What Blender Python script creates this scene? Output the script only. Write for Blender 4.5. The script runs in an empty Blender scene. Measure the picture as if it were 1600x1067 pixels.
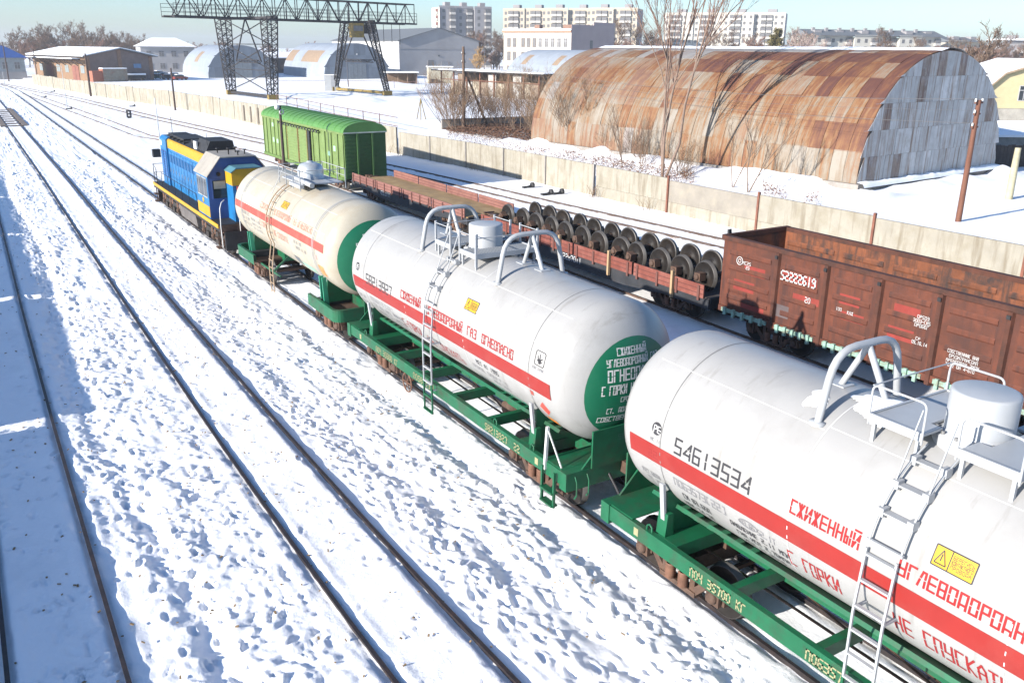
import bpy, math, random
import numpy as np
from mathutils import Vector, Matrix
rnd = random.Random(7)
R_ = math.radians
scene = bpy.context.scene
COL = scene.collection

# ------------------------------------------------------------------ camera
F, YAW, PITCH, ROLL, EYE = 1359.49, R_(31.810), R_(18.625), R_(0.572), 9.3127
def cam_axes():
    f = Vector((math.sin(YAW)*math.cos(PITCH), math.cos(YAW)*math.cos(PITCH), -math.sin(PITCH)))
    r = Vector((math.cos(YAW), -math.sin(YAW), 0)); u = r.cross(f)
    return r*math.cos(ROLL)+u*math.sin(ROLL), -r*math.sin(ROLL)+u*math.cos(ROLL), f
CR, CU, CF = cam_axes()
cd = bpy.data.cameras.new('Camera'); cd.sensor_width = 36; cd.lens = F/1600*36
cd.clip_start = 0.1; cd.clip_end = 4000
cam = bpy.data.objects.new('Camera', cd); COL.objects.link(cam)
m3 = Matrix((CR, CU, -CF)).transposed()
cam.matrix_world = Matrix.Translation((0, 0, EYE)) @ m3.to_4x4()
scene.camera = cam
def ray(px, py): return CR*((px-800)/F) + CU*((533.5-py)/F) + CF
def G(px, py, z=0.0):            # point of the ground (height z) seen at a pixel of the photograph
    d = ray(px, py); t = (z-EYE)/d.z; return Vector((d.x*t, d.y*t, z))
def DP(px, depth, z=0.0):        # point at a known distance in the direction of a pixel column
    d = ray(px, 77); return Vector((d.x*depth, d.y*depth, z))
def ZT(px, py, at):              # height reached at a pixel by a thing standing at 'at'
    d = ray(px, py); t = math.hypot(at[0], at[1])/math.hypot(d.x, d.y); return EYE + d.z*t

# ------------------------------------------------------------------ world, sun, exposure
SUN_EL, SUN_AZ = R_(19.8), math.atan2(-0.998, -0.06)      # azimuth: direction towards the sun (x, y)
w = bpy.data.worlds.new('World'); scene.world = w; w.use_nodes = True
nt = w.node_tree; bg = nt.nodes['Background']
sky = nt.nodes.new('ShaderNodeTexSky'); sky.sky_type = 'NISHITA'; sky.sun_disc = False
sky.sun_elevation = SUN_EL; sky.sun_rotation = SUN_AZ
sky.air_density = 1.0; sky.dust_density = 0.8; sky.ozone_density = 5.0; sky.altitude = 400
nt.links.new(sky.outputs[0], bg.inputs[0]); bg.inputs[1].default_value = 0.10
sl = bpy.data.lights.new('Sun', 'SUN'); sl.energy = 4.6; sl.angle = R_(0.53); sl.color = (1.0, 0.94, 0.86)
so = bpy.data.objects.new('Sun', sl); COL.objects.link(so)
tosun = Vector((math.sin(SUN_AZ)*math.cos(SUN_EL), math.cos(SUN_AZ)*math.cos(SUN_EL), math.sin(SUN_EL)))
so.rotation_euler = tosun.to_track_quat('Z', 'Y').to_euler()
so.location = (-30, 0, 40)
vs = scene.view_settings; vs.view_transform = 'Standard'; vs.look = 'None'; vs.exposure = 1.18; vs.gamma = 1.0
vs.use_curve_mapping = False

# ------------------------------------------------------------------ materials
MATS = {}
def M(name, col, rough=0.6, metal=0.0, var=0.18, vs=2.0, dirt=None, dscale=1.2, damt=0.4, stretch=(1, 1, 1),
      bump=0.0, bscale=25.0, randv=0.0, spec=0.4, streak=None, sthr=0.55):
    """procedural paint: base colour with mottling, a dirt colour in patches, optional streaks, fine relief"""
    if name in MATS: return MATS[name]
    m = bpy.data.materials.new(name); m.use_nodes = True; n = m.node_tree.nodes; L = m.node_tree.links
    b = n['Principled BSDF']; b.inputs['Roughness'].default_value = rough; b.inputs['Metallic'].default_value = metal
    b.inputs['Specular IOR Level'].default_value = spec
    tc = n.new('ShaderNodeTexCoord'); oi = n.new('ShaderNodeObjectInfo')
    add = n.new('ShaderNodeVectorMath'); add.operation = 'MULTIPLY_ADD'
    add.inputs[1].default_value = (37, 53, 71)
    cmb = n.new('ShaderNodeCombineXYZ')
    for i in range(3): L.new(oi.outputs['Random'], cmb.inputs[i])
    L.new(cmb.outputs[0], add.inputs[0]); L.new(tc.outputs['Object'], add.inputs[2])
    mp = n.new('ShaderNodeMapping'); mp.inputs['Scale'].default_value = stretch; L.new(add.outputs[0], mp.inputs[0])
    def noise(sc, det=4, rg=0.6):
        t = n.new('ShaderNodeTexNoise'); t.inputs['Scale'].default_value = sc; t.inputs['Detail'].default_value = det
        t.inputs['Roughness'].default_value = rg; L.new(mp.outputs[0], t.inputs['Vector']); return t
    c = Vector(col)
    def mixc(fac, A, B):
        x = n.new('ShaderNodeMix'); x.data_type = 'RGBA'
        if fac is not None: L.new(fac, x.inputs[0])
        for k, v in ((6, A), (7, B)):
            if isinstance(v, (tuple, Vector)): x.inputs[k].default_value = (*v[:3], 1)
            else: L.new(v, x.inputs[k])
        return x.outputs[2]
    n1 = noise(vs)
    r1 = n.new('ShaderNodeMapRange'); r1.inputs[1].default_value = .3; r1.inputs[2].default_value = .7; L.new(n1.outputs[0], r1.inputs[0])
    out = mixc(r1.outputs[0], c*(1-var), c*(1+var))
    if randv:
        h = n.new('ShaderNodeHueSaturation'); mr = n.new('ShaderNodeMapRange')
        mr.inputs[3].default_value = 1-randv; mr.inputs[4].default_value = 1+randv
        L.new(oi.outputs['Random'], mr.inputs[0]); L.new(mr.outputs[0], h.inputs['Value']); L.new(out, h.inputs['Color']); out = h.outputs[0]
    if dirt:
        n2 = noise(dscale, 6, .7); r2 = n.new('ShaderNodeMapRange')
        r2.inputs[1].default_value = .48; r2.inputs[2].default_value = .68; r2.inputs[4].default_value = damt
        L.new(n2.outputs[0], r2.inputs[0]); out = mixc(r2.outputs[0], out, tuple(dirt))
    if streak:      # (colour, scale vector)
        mp2 = n.new('ShaderNodeMapping'); mp2.inputs['Scale'].default_value = streak[1]; L.new(add.outputs[0], mp2.inputs[0])
        t = n.new('ShaderNodeTexNoise'); t.inputs['Scale'].default_value = 1; t.inputs['Detail'].default_value = 5; t.inputs['Roughness'].default_value = .65
        L.new(mp2.outputs[0], t.inputs['Vector']); r3 = n.new('ShaderNodeMapRange')
        r3.inputs[1].default_value = sthr-.08; r3.inputs[2].default_value = sthr+.1; r3.inputs[4].default_value = .9
        L.new(t.outputs[0], r3.inputs[0]); out = mixc(r3.outputs[0], out, tuple(streak[0]))
    L.new(out, b.inputs['Base Color'])
    if bump:
        nb = noise(bscale, 5); bp = n.new('ShaderNodeBump'); bp.inputs['Strength'].default_value = bump
        bp.inputs['Distance'].default_value = .02; L.new(nb.outputs[0], bp.inputs['Height']); L.new(bp.outputs[0], b.inputs['Normal'])
    MATS[name] = m; return m

def snow_material():
    m = bpy.data.materials.new('snow'); m.use_nodes = True; n = m.node_tree.nodes; L = m.node_tree.links
    b = n['Principled BSDF']; b.inputs['Roughness'].default_value = .65; b.inputs['Specular IOR Level'].default_value = .25
    tc = n.new('ShaderNodeTexCoord')
    t = n.new('ShaderNodeTexNoise'); t.inputs['Scale'].default_value = .5; t.inputs['Detail'].default_value = 8; t.inputs['Roughness'].default_value = .7
    L.new(tc.outputs['Object'], t.inputs['Vector'])
    cr = n.new('ShaderNodeValToRGB'); e = cr.color_ramp.elements
    e[0].position = .3; e[0].color = (.80, .81, .82, 1); e[1].position = .5; e[1].color = (.90, .90, .90, 1)
    L.new(t.outputs[0], cr.inputs[0]); 
    t2 = n.new('ShaderNodeTexNoise'); t2.inputs['Scale'].default_value = 14; t2.inputs['Detail'].default_value = 6; t2.inputs['Roughness'].default_value = .75
    L.new(tc.outputs['Object'], t2.inputs['Vector'])
    r = n.new('ShaderNodeMapRange'); r.inputs[1].default_value = .66; r.inputs[2].default_value = .80; r.inputs[4].default_value = .45
    L.new(t2.outputs[0], r.inputs[0])
    mx = n.new('ShaderNodeMix'); mx.data_type = 'RGBA'; mx.inputs[7].default_value = (.34, .31, .29, 1)
    L.new(r.outputs[0], mx.inputs[0]); L.new(cr.outputs[0], mx.inputs[6]); L.new(mx.outputs[2], b.inputs['Base Color'])
    t3 = n.new('ShaderNodeTexNoise'); t3.inputs['Scale'].default_value = 11; t3.inputs['Detail'].default_value = 8; t3.inputs['Roughness'].default_value = .7
    L.new(tc.outputs['Object'], t3.inputs['Vector'])
    bp = n.new('ShaderNodeBump'); bp.inputs['Strength'].default_value = .4; bp.inputs['Distance'].default_value = .05
    L.new(t3.outputs[0], bp.inputs['Height']); L.new(bp.outputs[0], b.inputs['Normal'])
    MATS['snow'] = m; return m
SNOW = snow_material()
cleansnow = M('clean_snow', (.86, .87, .88), .6, var=.03, vs=1, bump=.4, bscale=3)
SVZ = (1.2, 9, .35)     # streaks running down a surface whose length runs along y
white = M('tank_white', (.305, .302, .295), .35, var=.05, vs=.7, dirt=(.225, .22, .21), dscale=.9, damt=.4, streak=((.215, .205, .19), (1.2, 5, .4)), sthr=.66, bump=.04, bscale=2)
cream = M('tank_cream', (.36, .33, .265), .42, var=.06, vs=.7, dirt=(.28, .20, .11), dscale=.8, damt=.4)
red = M('stripe_red', (.245, .018, .014), .45, var=.07, dirt=(.26, .05, .04), damt=.4)
redf = M('stripe_red_faded', (.30, .060, .045), .55, var=.1, dirt=(.33, .13, .1), damt=.5)
redink = M('red_lettering', (.26, .012, .012), .5, var=.1)
redinkf = M('red_lettering_faded', (.40, .19, .14), .6, var=.2)
black = M('black_lettering', (.03, .03, .035), .6, var=.2)
greyink = M('grey_lettering', (.18, .18, .19), .6, var=.2)
whiteink = M('white_lettering', (.55, .55, .54), .6, var=.1)
yelink = M('cream_lettering', (.26, .25, .14), .6, var=.15)
green = M('frame_green', (.007, .095, .042), .45, var=.15, vs=3, dirt=(.04, .045, .03), dscale=1.6, damt=.75)
greend = M('end_green', (.006, .115, .058), .4, var=.08, vs=1.2, dirt=(.03, .13, .07), damt=.4)
grey = M('grey_steel_paint', (.33, .345, .36), .45, var=.06, dirt=(.30, .29, .28), damt=.35)
dgrey = M('dark_grey_steel', (.10, .11, .12), .6, var=.2)
alu = M('aluminium_cap', (.45, .48, .50), .35, metal=.4, var=.1, dirt=(.28, .30, .31), damt=.5)
grime = M('bogie_grime', (.075, .045, .032), .75, var=.35, vs=5, dirt=(.12, .06, .035), dscale=3, damt=.6, bump=.3)
springm = M('spring_rust', (.14, .07, .045), .7, var=.3, vs=6)
wheelm = M('wheel_steel', (.014, .012, .011), .55, var=.3, vs=5, dirt=(.03, .022, .017), damt=.6, spec=.2)
tyrem = M('tyre_bright_steel', (.075, .07, .066), .5, metal=.4, var=.3)
railm = M('rail_steel', (.022, .018, .019), .55, var=.25, vs=3, dirt=(.05, .028, .02), dscale=6, damt=.5)
railb = M('rail_rusty', (.085, .052, .038), .7, var=.3, vs=3)
yellow = M('warning_yellow', (.50, .30, .015), .5, var=.1)
blue = M('loco_blue', (.012, .135, .33), .42, var=.15, vs=2, dirt=(.01, .05, .13), dscale=1.5, damt=.55, streak=((.008, .05, .14), (2, 5, .5)), sthr=.62)
dblue = M('loco_dark_blue', (.035, .075, .22), .5, var=.15, vs=2)
lyel = M('loco_yellow', (.42, .24, .008), .5, var=.1, dirt=(.40, .22, .03), damt=.5)
sooty = M('loco_soot_black', (.018, .018, .020), .65, var=.4, vs=3)
lroof = M('loco_roof_grey', (.27, .25, .22), .7, var=.15, vs=2)
glass = M('dark_glass', (.02, .025, .03), .08, var=.2, spec=.6)
boxg = M('boxcar_green', (.125, .185, .055), .6, var=.12, vs=1.5, dirt=(.085, .125, .03), dscale=1.4, damt=.6, streak=((.09, .14, .035), (2, 5, .5)), sthr=.6)
boxg2 = M('boxcar_roof_green', (.075, .19, .045), .5, var=.12, vs=1.5)
boxr = M('boxcar_rust_bits', (.16, .08, .03), .8, var=.3)
flatred = M('flat_wagon_red', (.17, .048, .033), .7, var=.2, vs=2, dirt=(.22, .10, .08), dscale=2, damt=.6, randv=.12)
flatpink = M('flat_wagon_faded_red', (.19, .085, .068), .75, var=.2, vs=2, dirt=(.20, .10, .08), dscale=2, damt=.6, randv=.15)
flatblk = M('flat_wagon_black', (.022, .024, .028), .7, var=.3, dirt=(.06, .05, .05), damt=.4)
sand = M('sandy_floor', (.30, .20, .095), .9, var=.22, vs=1.5, dirt=(.25, .15, .06), dscale=1.2, damt=.7, bump=.4)
wood = M('stake_wood', (.36, .25, .14), .8, var=.2)
gond = M('gondola_rust', (.105, .031, .016), .75, var=.2, vs=2.2, dirt=(.055, .021, .014), dscale=.7, damt=.9, streak=((.05, .02, .015), (2.5, 3.5, .35)), sthr=.56, bump=.15)
gondin = M('gondola_inside', (.15, .05, .022), .85, var=.3, vs=2, dirt=(.025, .02, .02), dscale=1.3, damt=.9, streak=((.03, .022, .02), (2, 4, .4)), sthr=.56, bump=.3)
gonddk = M('gondola_rust_dark', (.07, .024, .014), .8, var=.3, vs=3, dirt=(.03, .016, .012), dscale=2, damt=.8)
gondpatch = M('gondola_red_patch', (.20, .028, .02), .7, var=.2, dirt=(.24, .05, .035), damt=.5)
mint = M('mint_latch', (.22, .36, .29), .7, var=.2, vs=6, dirt=(.16, .10, .06), dscale=5, damt=.8)
conc = M('concrete_panel', (.275, .255, .21), .9, var=.10, vs=1.2, dirt=(.21, .185, .135), dscale=.8, damt=.75, streak=((.17, .145, .105), (3, 3, .3)), sthr=.58, bump=.25, randv=.06)
conc2 = M('concrete_grey', (.22, .20, .17), .9, var=.12, vs=1.2, dirt=(.30, .27, .21), dscale=.7, damt=.8, bump=.25, randv=.05)
concd = M('concrete_dark', (.24, .22, .20), .9, var=.15, bump=.2)
ruststeel = M('rust_steel', (.16, .062, .04), .8, var=.25, vs=4)
polewood = M('pole_wood', (.13, .085, .06), .85, var=.25, vs=2, stretch=(4, 4, .6), bump=.2)
poledark = M('pole_dark', (.055, .035, .03), .8, var=.2)
polered = M('pole_redbrown', (.13, .055, .034), .8, var=.25, vs=2, stretch=(4, 4, .5))
bark = M('bark', (.16, .115, .085), .9, var=.2, vs=5)
twig = M('twig_brown', (.15, .10, .07), .9, var=.15)
twigr = M('twig_reddish', (.23, .135, .10), .9, var=.15)
twigtan = M('twig_tan', (.24, .155, .09), .9, var=.2)
birch = M('birch_bark', (.55, .52, .48), .8, var=.2, vs=4, dirt=(.1, .08, .07), dscale=3, damt=.8)
needle = M('pine_needle', (.12, .10, .035), .8, var=.3)
leafdry = M('dry_leaf_litter', (.17, .09, .055), .95, var=.35, vs=5, bump=.5)

# ------------------------------------------------------------------ mesh helpers
class MB:
    def __init__(s): s.v = []; s.f = []; s.m = []; s.sm = []
    def add(s, vs_, fs, mi=0, smooth=False):
        o = len(s.v); s.v.extend([tuple(q) for q in vs_])
        for f in fs: s.f.append(tuple(i+o for i in f)); s.m.append(mi); s.sm.append(smooth)
        return s
    def box(s, x0, x1, y0, y1, z0, z1, mi=0):
        v = [(x, y, z) for z in (z0, z1) for y in (y0, y1) for x in (x0, x1)]
        return s.add(v, [(0, 2, 3, 1), (4, 5, 7, 6), (0, 1, 5, 4), (2, 6, 7, 3), (0, 4, 6, 2), (1, 3, 7, 5)], mi)
    def bar(s, a, b, wd, h=None, up=(0, 0, 1), mi=0):
        a = Vector(a); b = Vector(b); d = (b-a); d.normalize(); up = Vector(up)
        if abs(d.dot(up)) > .98: up = Vector((1, 0, 0)) if abs(d.x) < .9 else Vector((0, 1, 0))
        x = d.cross(up).normalized(); z = x.cross(d); h = wd if h is None else h
        v = [q + x*(wd/2*i) + z*(h/2*j) for q in (a, b) for j in (-1, 1) for i in (-1, 1)]
        return s.add(v, [(0, 1, 3, 2), (4, 6, 7, 5), (0, 4, 5, 1), (2, 3, 7, 6), (0, 2, 6, 4), (1, 5, 7, 3)], mi)
    def tube(s, pts, r, n=6, mi=0, smooth=True, cap=True):
        pts = [Vector(q) for q in pts]; rs = r if isinstance(r, (list, tuple)) else [r]*len(pts)
        vs_ = []; ref = None
        for i, q in enumerate(pts):
            d = (pts[min(i+1, len(pts)-1)]-pts[max(i-1, 0)]).normalized()
            if ref is None: ref = Vector((0, 0, 1)) if abs(d.z) < .9 else Vector((1, 0, 0))
            x = d.cross(ref).normalized(); y = d.cross(x).normalized(); ref = x.cross(d)
            ref = -y
            for k in range(n):
                a = 2*math.pi*k/n; vs_.append(q + x*(rs[i]*math.cos(a)) + y*(rs[i]*math.sin(a)))
        fs = [(i*n+k, i*n+(k+1) % n, (i+1)*n+(k+1) % n, (i+1)*n+k) for i in range(len(pts)-1) for k in range(n)]
        s.add(vs_, fs, mi, smooth)
        if cap: s.add([vs_[k] for k in range(n)], [tuple(range(n))], mi); s.add([vs_[-n+k] for k in range(n)], [tuple(reversed(range(n)))], mi)
        return s
    def lathe(s, prof, axis='z', c=(0, 0, 0), n=24, mi=0, smooth=True, a0=0, a1=2*math.pi):
        """prof: (radius, height along axis)"""
        full = abs(a1-a0-2*math.pi) < 1e-6; k = n if full else n+1; v = []
        for r, h in prof:
            for i in range(k):
                a = a0+(a1-a0)*i/n; p, q = r*math.cos(a), r*math.sin(a)
                t = {'z': (p, q, h), 'y': (q, h, p), 'x': (h, p, q)}[axis]
                v.append((t[0]+c[0], t[1]+c[1], t[2]+c[2]))
        fs = [(j*k+i, j*k+(i+1) % k, (j+1)*k+(i+1) % k, (j+1)*k+i) for j in range(len(prof)-1) for i in range(k if full else n)]
        return s.add(v, fs, mi, smooth)
    def prism(s, poly, axis, a, b, mi=0):
        """poly in the plane across axis: axis x -> (y,z), y -> (x,z), z -> (x,y)"""
        def P(q, t): return {'x': (t, q[0], q[1]), 'y': (q[0], t, q[1]), 'z': (q[0], q[1], t)}[axis]
        n = len(poly); v = [P(q, a) for q in poly]+[P(q, b) for q in poly]
        return s.add(v, [tuple(range(n)), tuple(range(2*n-1, n-1, -1))]+[(i, i+n, (i+1) % n+n, (i+1) % n) for i in range(n)], mi)
    def quad(s, a, b, c, d, mi=0): return s.add([a, b, c, d], [(0, 1, 2, 3)], mi)
    def mesh(s, name, mats):
        me = bpy.data.meshes.new(name); me.from_pydata(s.v, [], s.f)
        for m in (mats if isinstance(mats, (list, tuple)) else [mats]): me.materials.append(m)
        me.polygons.foreach_set('material_index', s.m); me.polygons.foreach_set('use_smooth', s.sm); me.update(); return me
    def build(s, name, mats, parent=None, loc=None, rz=0):
        return link(name, s.mesh(name, mats), parent, loc, rz)
def link(name, data, parent=None, loc=None, rz=0):
    o = bpy.data.objects.new(name, data); COL.objects.link(o)
    if parent is not None: o.parent = parent
    if name.endswith('lettering'): o['kind'] = 'stuff'
    if loc is not None: o.location = loc
    if rz: o.rotation_euler = (0, 0, rz)
    return o
def tag(o, label, cat, group=None, kind=None):
    if label: o['label'] = label
    if cat: o['category'] = cat
    if group: o['group'] = group
    if kind: o['kind'] = kind
    return o
def thing(name, label, cat, loc=(0, 0, 0), rz=0, group=None):
    o = bpy.data.objects.new(name, None); COL.objects.link(o); o.location = loc; o.rotation_euler = (0, 0, rz)
    return tag(o, label, cat, group)
KIDS = {}
def copy_tree(o, parent=None):
    c = o.copy(); COL.objects.link(c); c.parent = parent
    for ch in o.children: copy_tree(ch, c)
    return c
def struct(name, mb, mats, parent=None):
    o = mb.build(name, mats, parent)
    if parent is None: o['kind'] = 'structure'
    return o

# ------------------------------------------------------------------ stencil lettering
GL = {'А': '00-03-14-23-20,02-22', 'Б': '24-04-00-20-22-02', 'В': '00-04-24-22-20-00,02-22', 'Г': '00-04-24', 'Д': '00-01-21-20,01-04-24-21',
 'Е': '24-04-00-20,02-22', 'Ж': '00-12-24,04-12-20,10-14', 'З': '04-24-20-00,12-22', 'И': '04-00-24-20', 'Й': '04-00-24-20,05-25', 'К': '00-04,24-02-20',
 'Л': '00-14-24-20', 'М': '00-04-12-24-20', 'Н': '00-04,20-24,02-22', 'О': '00-04-24-20-00', 'П': '00-04-24-20', 'Р': '00-04-24-22-02', 'С': '24-04-00-20',
 'Т': '04-24,10-14', 'У': '04-02-22,24-20-00', 'Ц': '04-00-20-24', 'Ч': '04-02-22,24-20', 'Ш': '04-00-20-24,10-14', 'Ы': '04-00-10-12-02,20-24',
 'Ь': '04-00-20-22-02', 'Э': '04-24-20-00,12-22', 'Я': '20-24-04-02-22,12-00', '0': '00-04-24-20-00', '1': '10-14', '2': '04-24-22-02-00-20',
 '3': '04-24-20-00,02-22', '4': '20-24-01-21', '5': '24-04-02-22-20-00', '6': '24-04-00-20-22-02', '7': '04-24-10', '8': '00-04-24-20-00,02-22',
 '9': '22-02-04-24-20-00', '.': '00-10', '-': '02-22', '[': '14-04-00-10', ']': '14-24-20-10', ',': '00-10'}
def strokes(text, width, height, sw, stencil=True, ratio=None):
    """list of quads in (u,v), u from 0 to width"""
    n = len(text); adv = width/(n-.25); gw = adv*.64; out = []
    for i, ch in enumerate(text):
        g = GL.get(ch)
        if not g: continue
        for pl in g.split(','):
            pts = [(i*adv+int(q[0])/2*gw, int(q[1])/4*height) for q in pl.split('-')]
            for a, b in zip(pts, pts[1:]):
                L = math.hypot(b[0]-a[0], b[1]-a[1]); 
                if L < 1e-6: continue
                dx, dy = (b[0]-a[0])/L, (b[1]-a[1])/L
                segs = [(-sw/2, L+sw/2)]
                if stencil and L > height*.8: segs = [(-sw/2, L*.48), (L*.55, L+sw/2)]
                for s0, s1 in segs:
                    p = (a[0]+dx*s0, a[1]+dy*s0); q = (a[0]+dx*s1, a[1]+dy*s1); nx, ny = -dy*sw/2, dx*sw/2
                    out.append([(p[0]-nx, p[1]-ny), (q[0]-nx, q[1]-ny), (q[0]+nx, q[1]+ny), (p[0]+nx, p[1]+ny)])
    return out

# ------------------------------------------------------------------ bogie (shared meshes)
def wheel_mb(R=.475):
    w = MB()
    w.lathe([(.09, -.09), (.13, -.09), (.15, -.04), (.33, -.02), (.40, -.055), (R-.02, -.06)], 'x', n=28, mi=0)
    w.lathe([(R-.02, -.06), (R, -.055), (R+.004, .045), (R+.03, .055), (R+.028, .075), (R-.02, .078)], 'x', n=28, mi=1)
    w.lathe([(R-.02, .078), (.40, .07), (.33, .02), (.15, .04), (.13, .09), (.09, .09)], 'x', n=28, mi=0)
    return w
WHEEL = wheel_mb().mesh('wheel', [wheelm, tyrem])
AXLE = MB().lathe([(0, -1.12), (.07, -1.12), (.07, -.98), (.09, -.9), (.08, -.6), (.08, .6), (.09, .9), (.07, .98), (.07, 1.12), (0, 1.12)], 'x', n=10).mesh('axle', grime)
ab = MB(); ab.box(-.14, .14, -.15, .15, -.14, .15); ab.lathe([(.11, -.14), (.11, -.20), (.05, -.22), (0, -.22)], 'x', n=14)
AXBOX = ab.mesh('axle_box', grime)
sf = MB()
sf.prism([(-1.1, .50), (-1.1, .66), (-.85, .74), (-.42, .80), (.42, .80), (.85, .74), (1.1, .66), (1.1, .50), (.80, .60), (.40, .66), (-.40, .66), (-.80, .60)], 'x', -.07, .07)
for q in (-1, 1):
    sf.prism([(q*.82, .60), (q*.68, .62), (q*.34, .28), (q*.46, .20)], 'x', -.068, .068)
    sf.prism([(q*.30, .25), (q*.42, .25), (q*.42, .67), (q*.30, .67)], 'x', -.066, .066)
    sf.prism([(q*1.1, .52), (q*1.14, .52), (q*1.14, .36), (q*1.08, .36)], 'x', -.06, .06)
    sf.prism([(q*.70, .58), (q*.74, .40), (q*.80, .40), (q*.80, .60)], 'x', -.06, .06)
sf.box(-.09, .09, -.46, .46, .15, .25)
SIDEF = sf.mesh('side_frame', grime)
sp = MB()
for yy in (-.17, .17):
    pr = []
    for k in range(13): pr.append((.105 if k % 2 else .08, .25+.30*k/12))
    sp.lathe(pr, 'z', (-.10, yy, 0), n=12)
pr = [(.105 if k % 2 else .08, .25+.30*k/12) for k in range(13)]
sp.lathe(pr, 'z', (.10, 0, 0), n=12)
SPRING = sp.mesh('spring', springm)
bo = MB(); bo.box(-1.1, 1.1, -.22, .22, .50, .78); bo.box(-.25, .25, -.3, .3, .78, .92)
for q in (-1, 1): bo.bar((-1.0, q*.42, .42), (1.0, q*.42, .42), .08)
BOLST = bo.mesh('bogie', grime)
def bogie(parent, y, base=1.85):
    b = link('bogie', BOLST, parent, (0, y, 0))
    for q in (-1, 1):
        a = q*base/2
        link('axle', AXLE, b, (0, a, .475))
        for s in (-1, 1):
            link('wheel', WHEEL, b, (s*.80, a, .475), 0 if s < 0 else math.pi)
            link('axle_box', AXBOX, b, (s*1.02, a, .475), 0 if s < 0 else math.pi)
    for s in (-1, 1):
        link('side_frame', SIDEF, b, (s*1.02, 0, 0), 0 if s < 0 else math.pi)
        link('spring', SPRING, b, (s*1.02, 0, 0), 0 if s < 0 else math.pi)
    return b
cp = MB(); cp.box(-.16, .16, 0, .55, -.12, .14); cp.box(-.13, .13, -.30, 0, -.13, .15); cp.prism([(-.20, -.30), (.02, -.30), (.10, -.10), (-.05, -.06), (-.20, -.08)], 'z', -.14, .16)
cp.box(-.30, .30, .5, .62, -.2, .2)
COUPLER = cp.mesh('coupler', grime)
def couplers(parent, ye, z=1.05):
    link('coupler', COUPLER, parent, (0, -ye-.25, z)); link('coupler', COUPLER, parent, (0, ye+.25, z), math.pi)

# ------------------------------------------------------------------ setting: snow ground and tracks
X3, X4 = 10.78, 22.65
def interp(tab): 
    ys = [a for a, b in tab]; xs = [b for a, b in tab]
    return lambda y: np.interp(y, ys, xs)
T1 = interp([(-20, .06), (13, .04), (23, .0), (36, .04), (56, .2), (100, .4), (300, 1.2)])
T2 = interp([(-20, 5.5), (9, 5.2), (13, 5.08), (20, 5.01), (34, 5.02), (50, 5.09), (72, 5.24), (120, 5.36), (300, 6.0)])
T5 = interp([(-20, 33.6), (20, 32.9), (31, 32.3), (45, 31.0), (55, 30.4), (67, 29.4), (91, 26.2), (128, 22.3), (180, 18.3), (250, 9.6), (330, -3)])
FENCE = [(-12, 36.2), (20, 36.0), (47, 35.7), (62.5, 35.2), (75, 34.0), (109, 31.8), (128, 30.7), (149, 29.2), (172, 24.6), (191, 22.4), (243, 16.2)]
FX = interp(FENCE)

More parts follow.
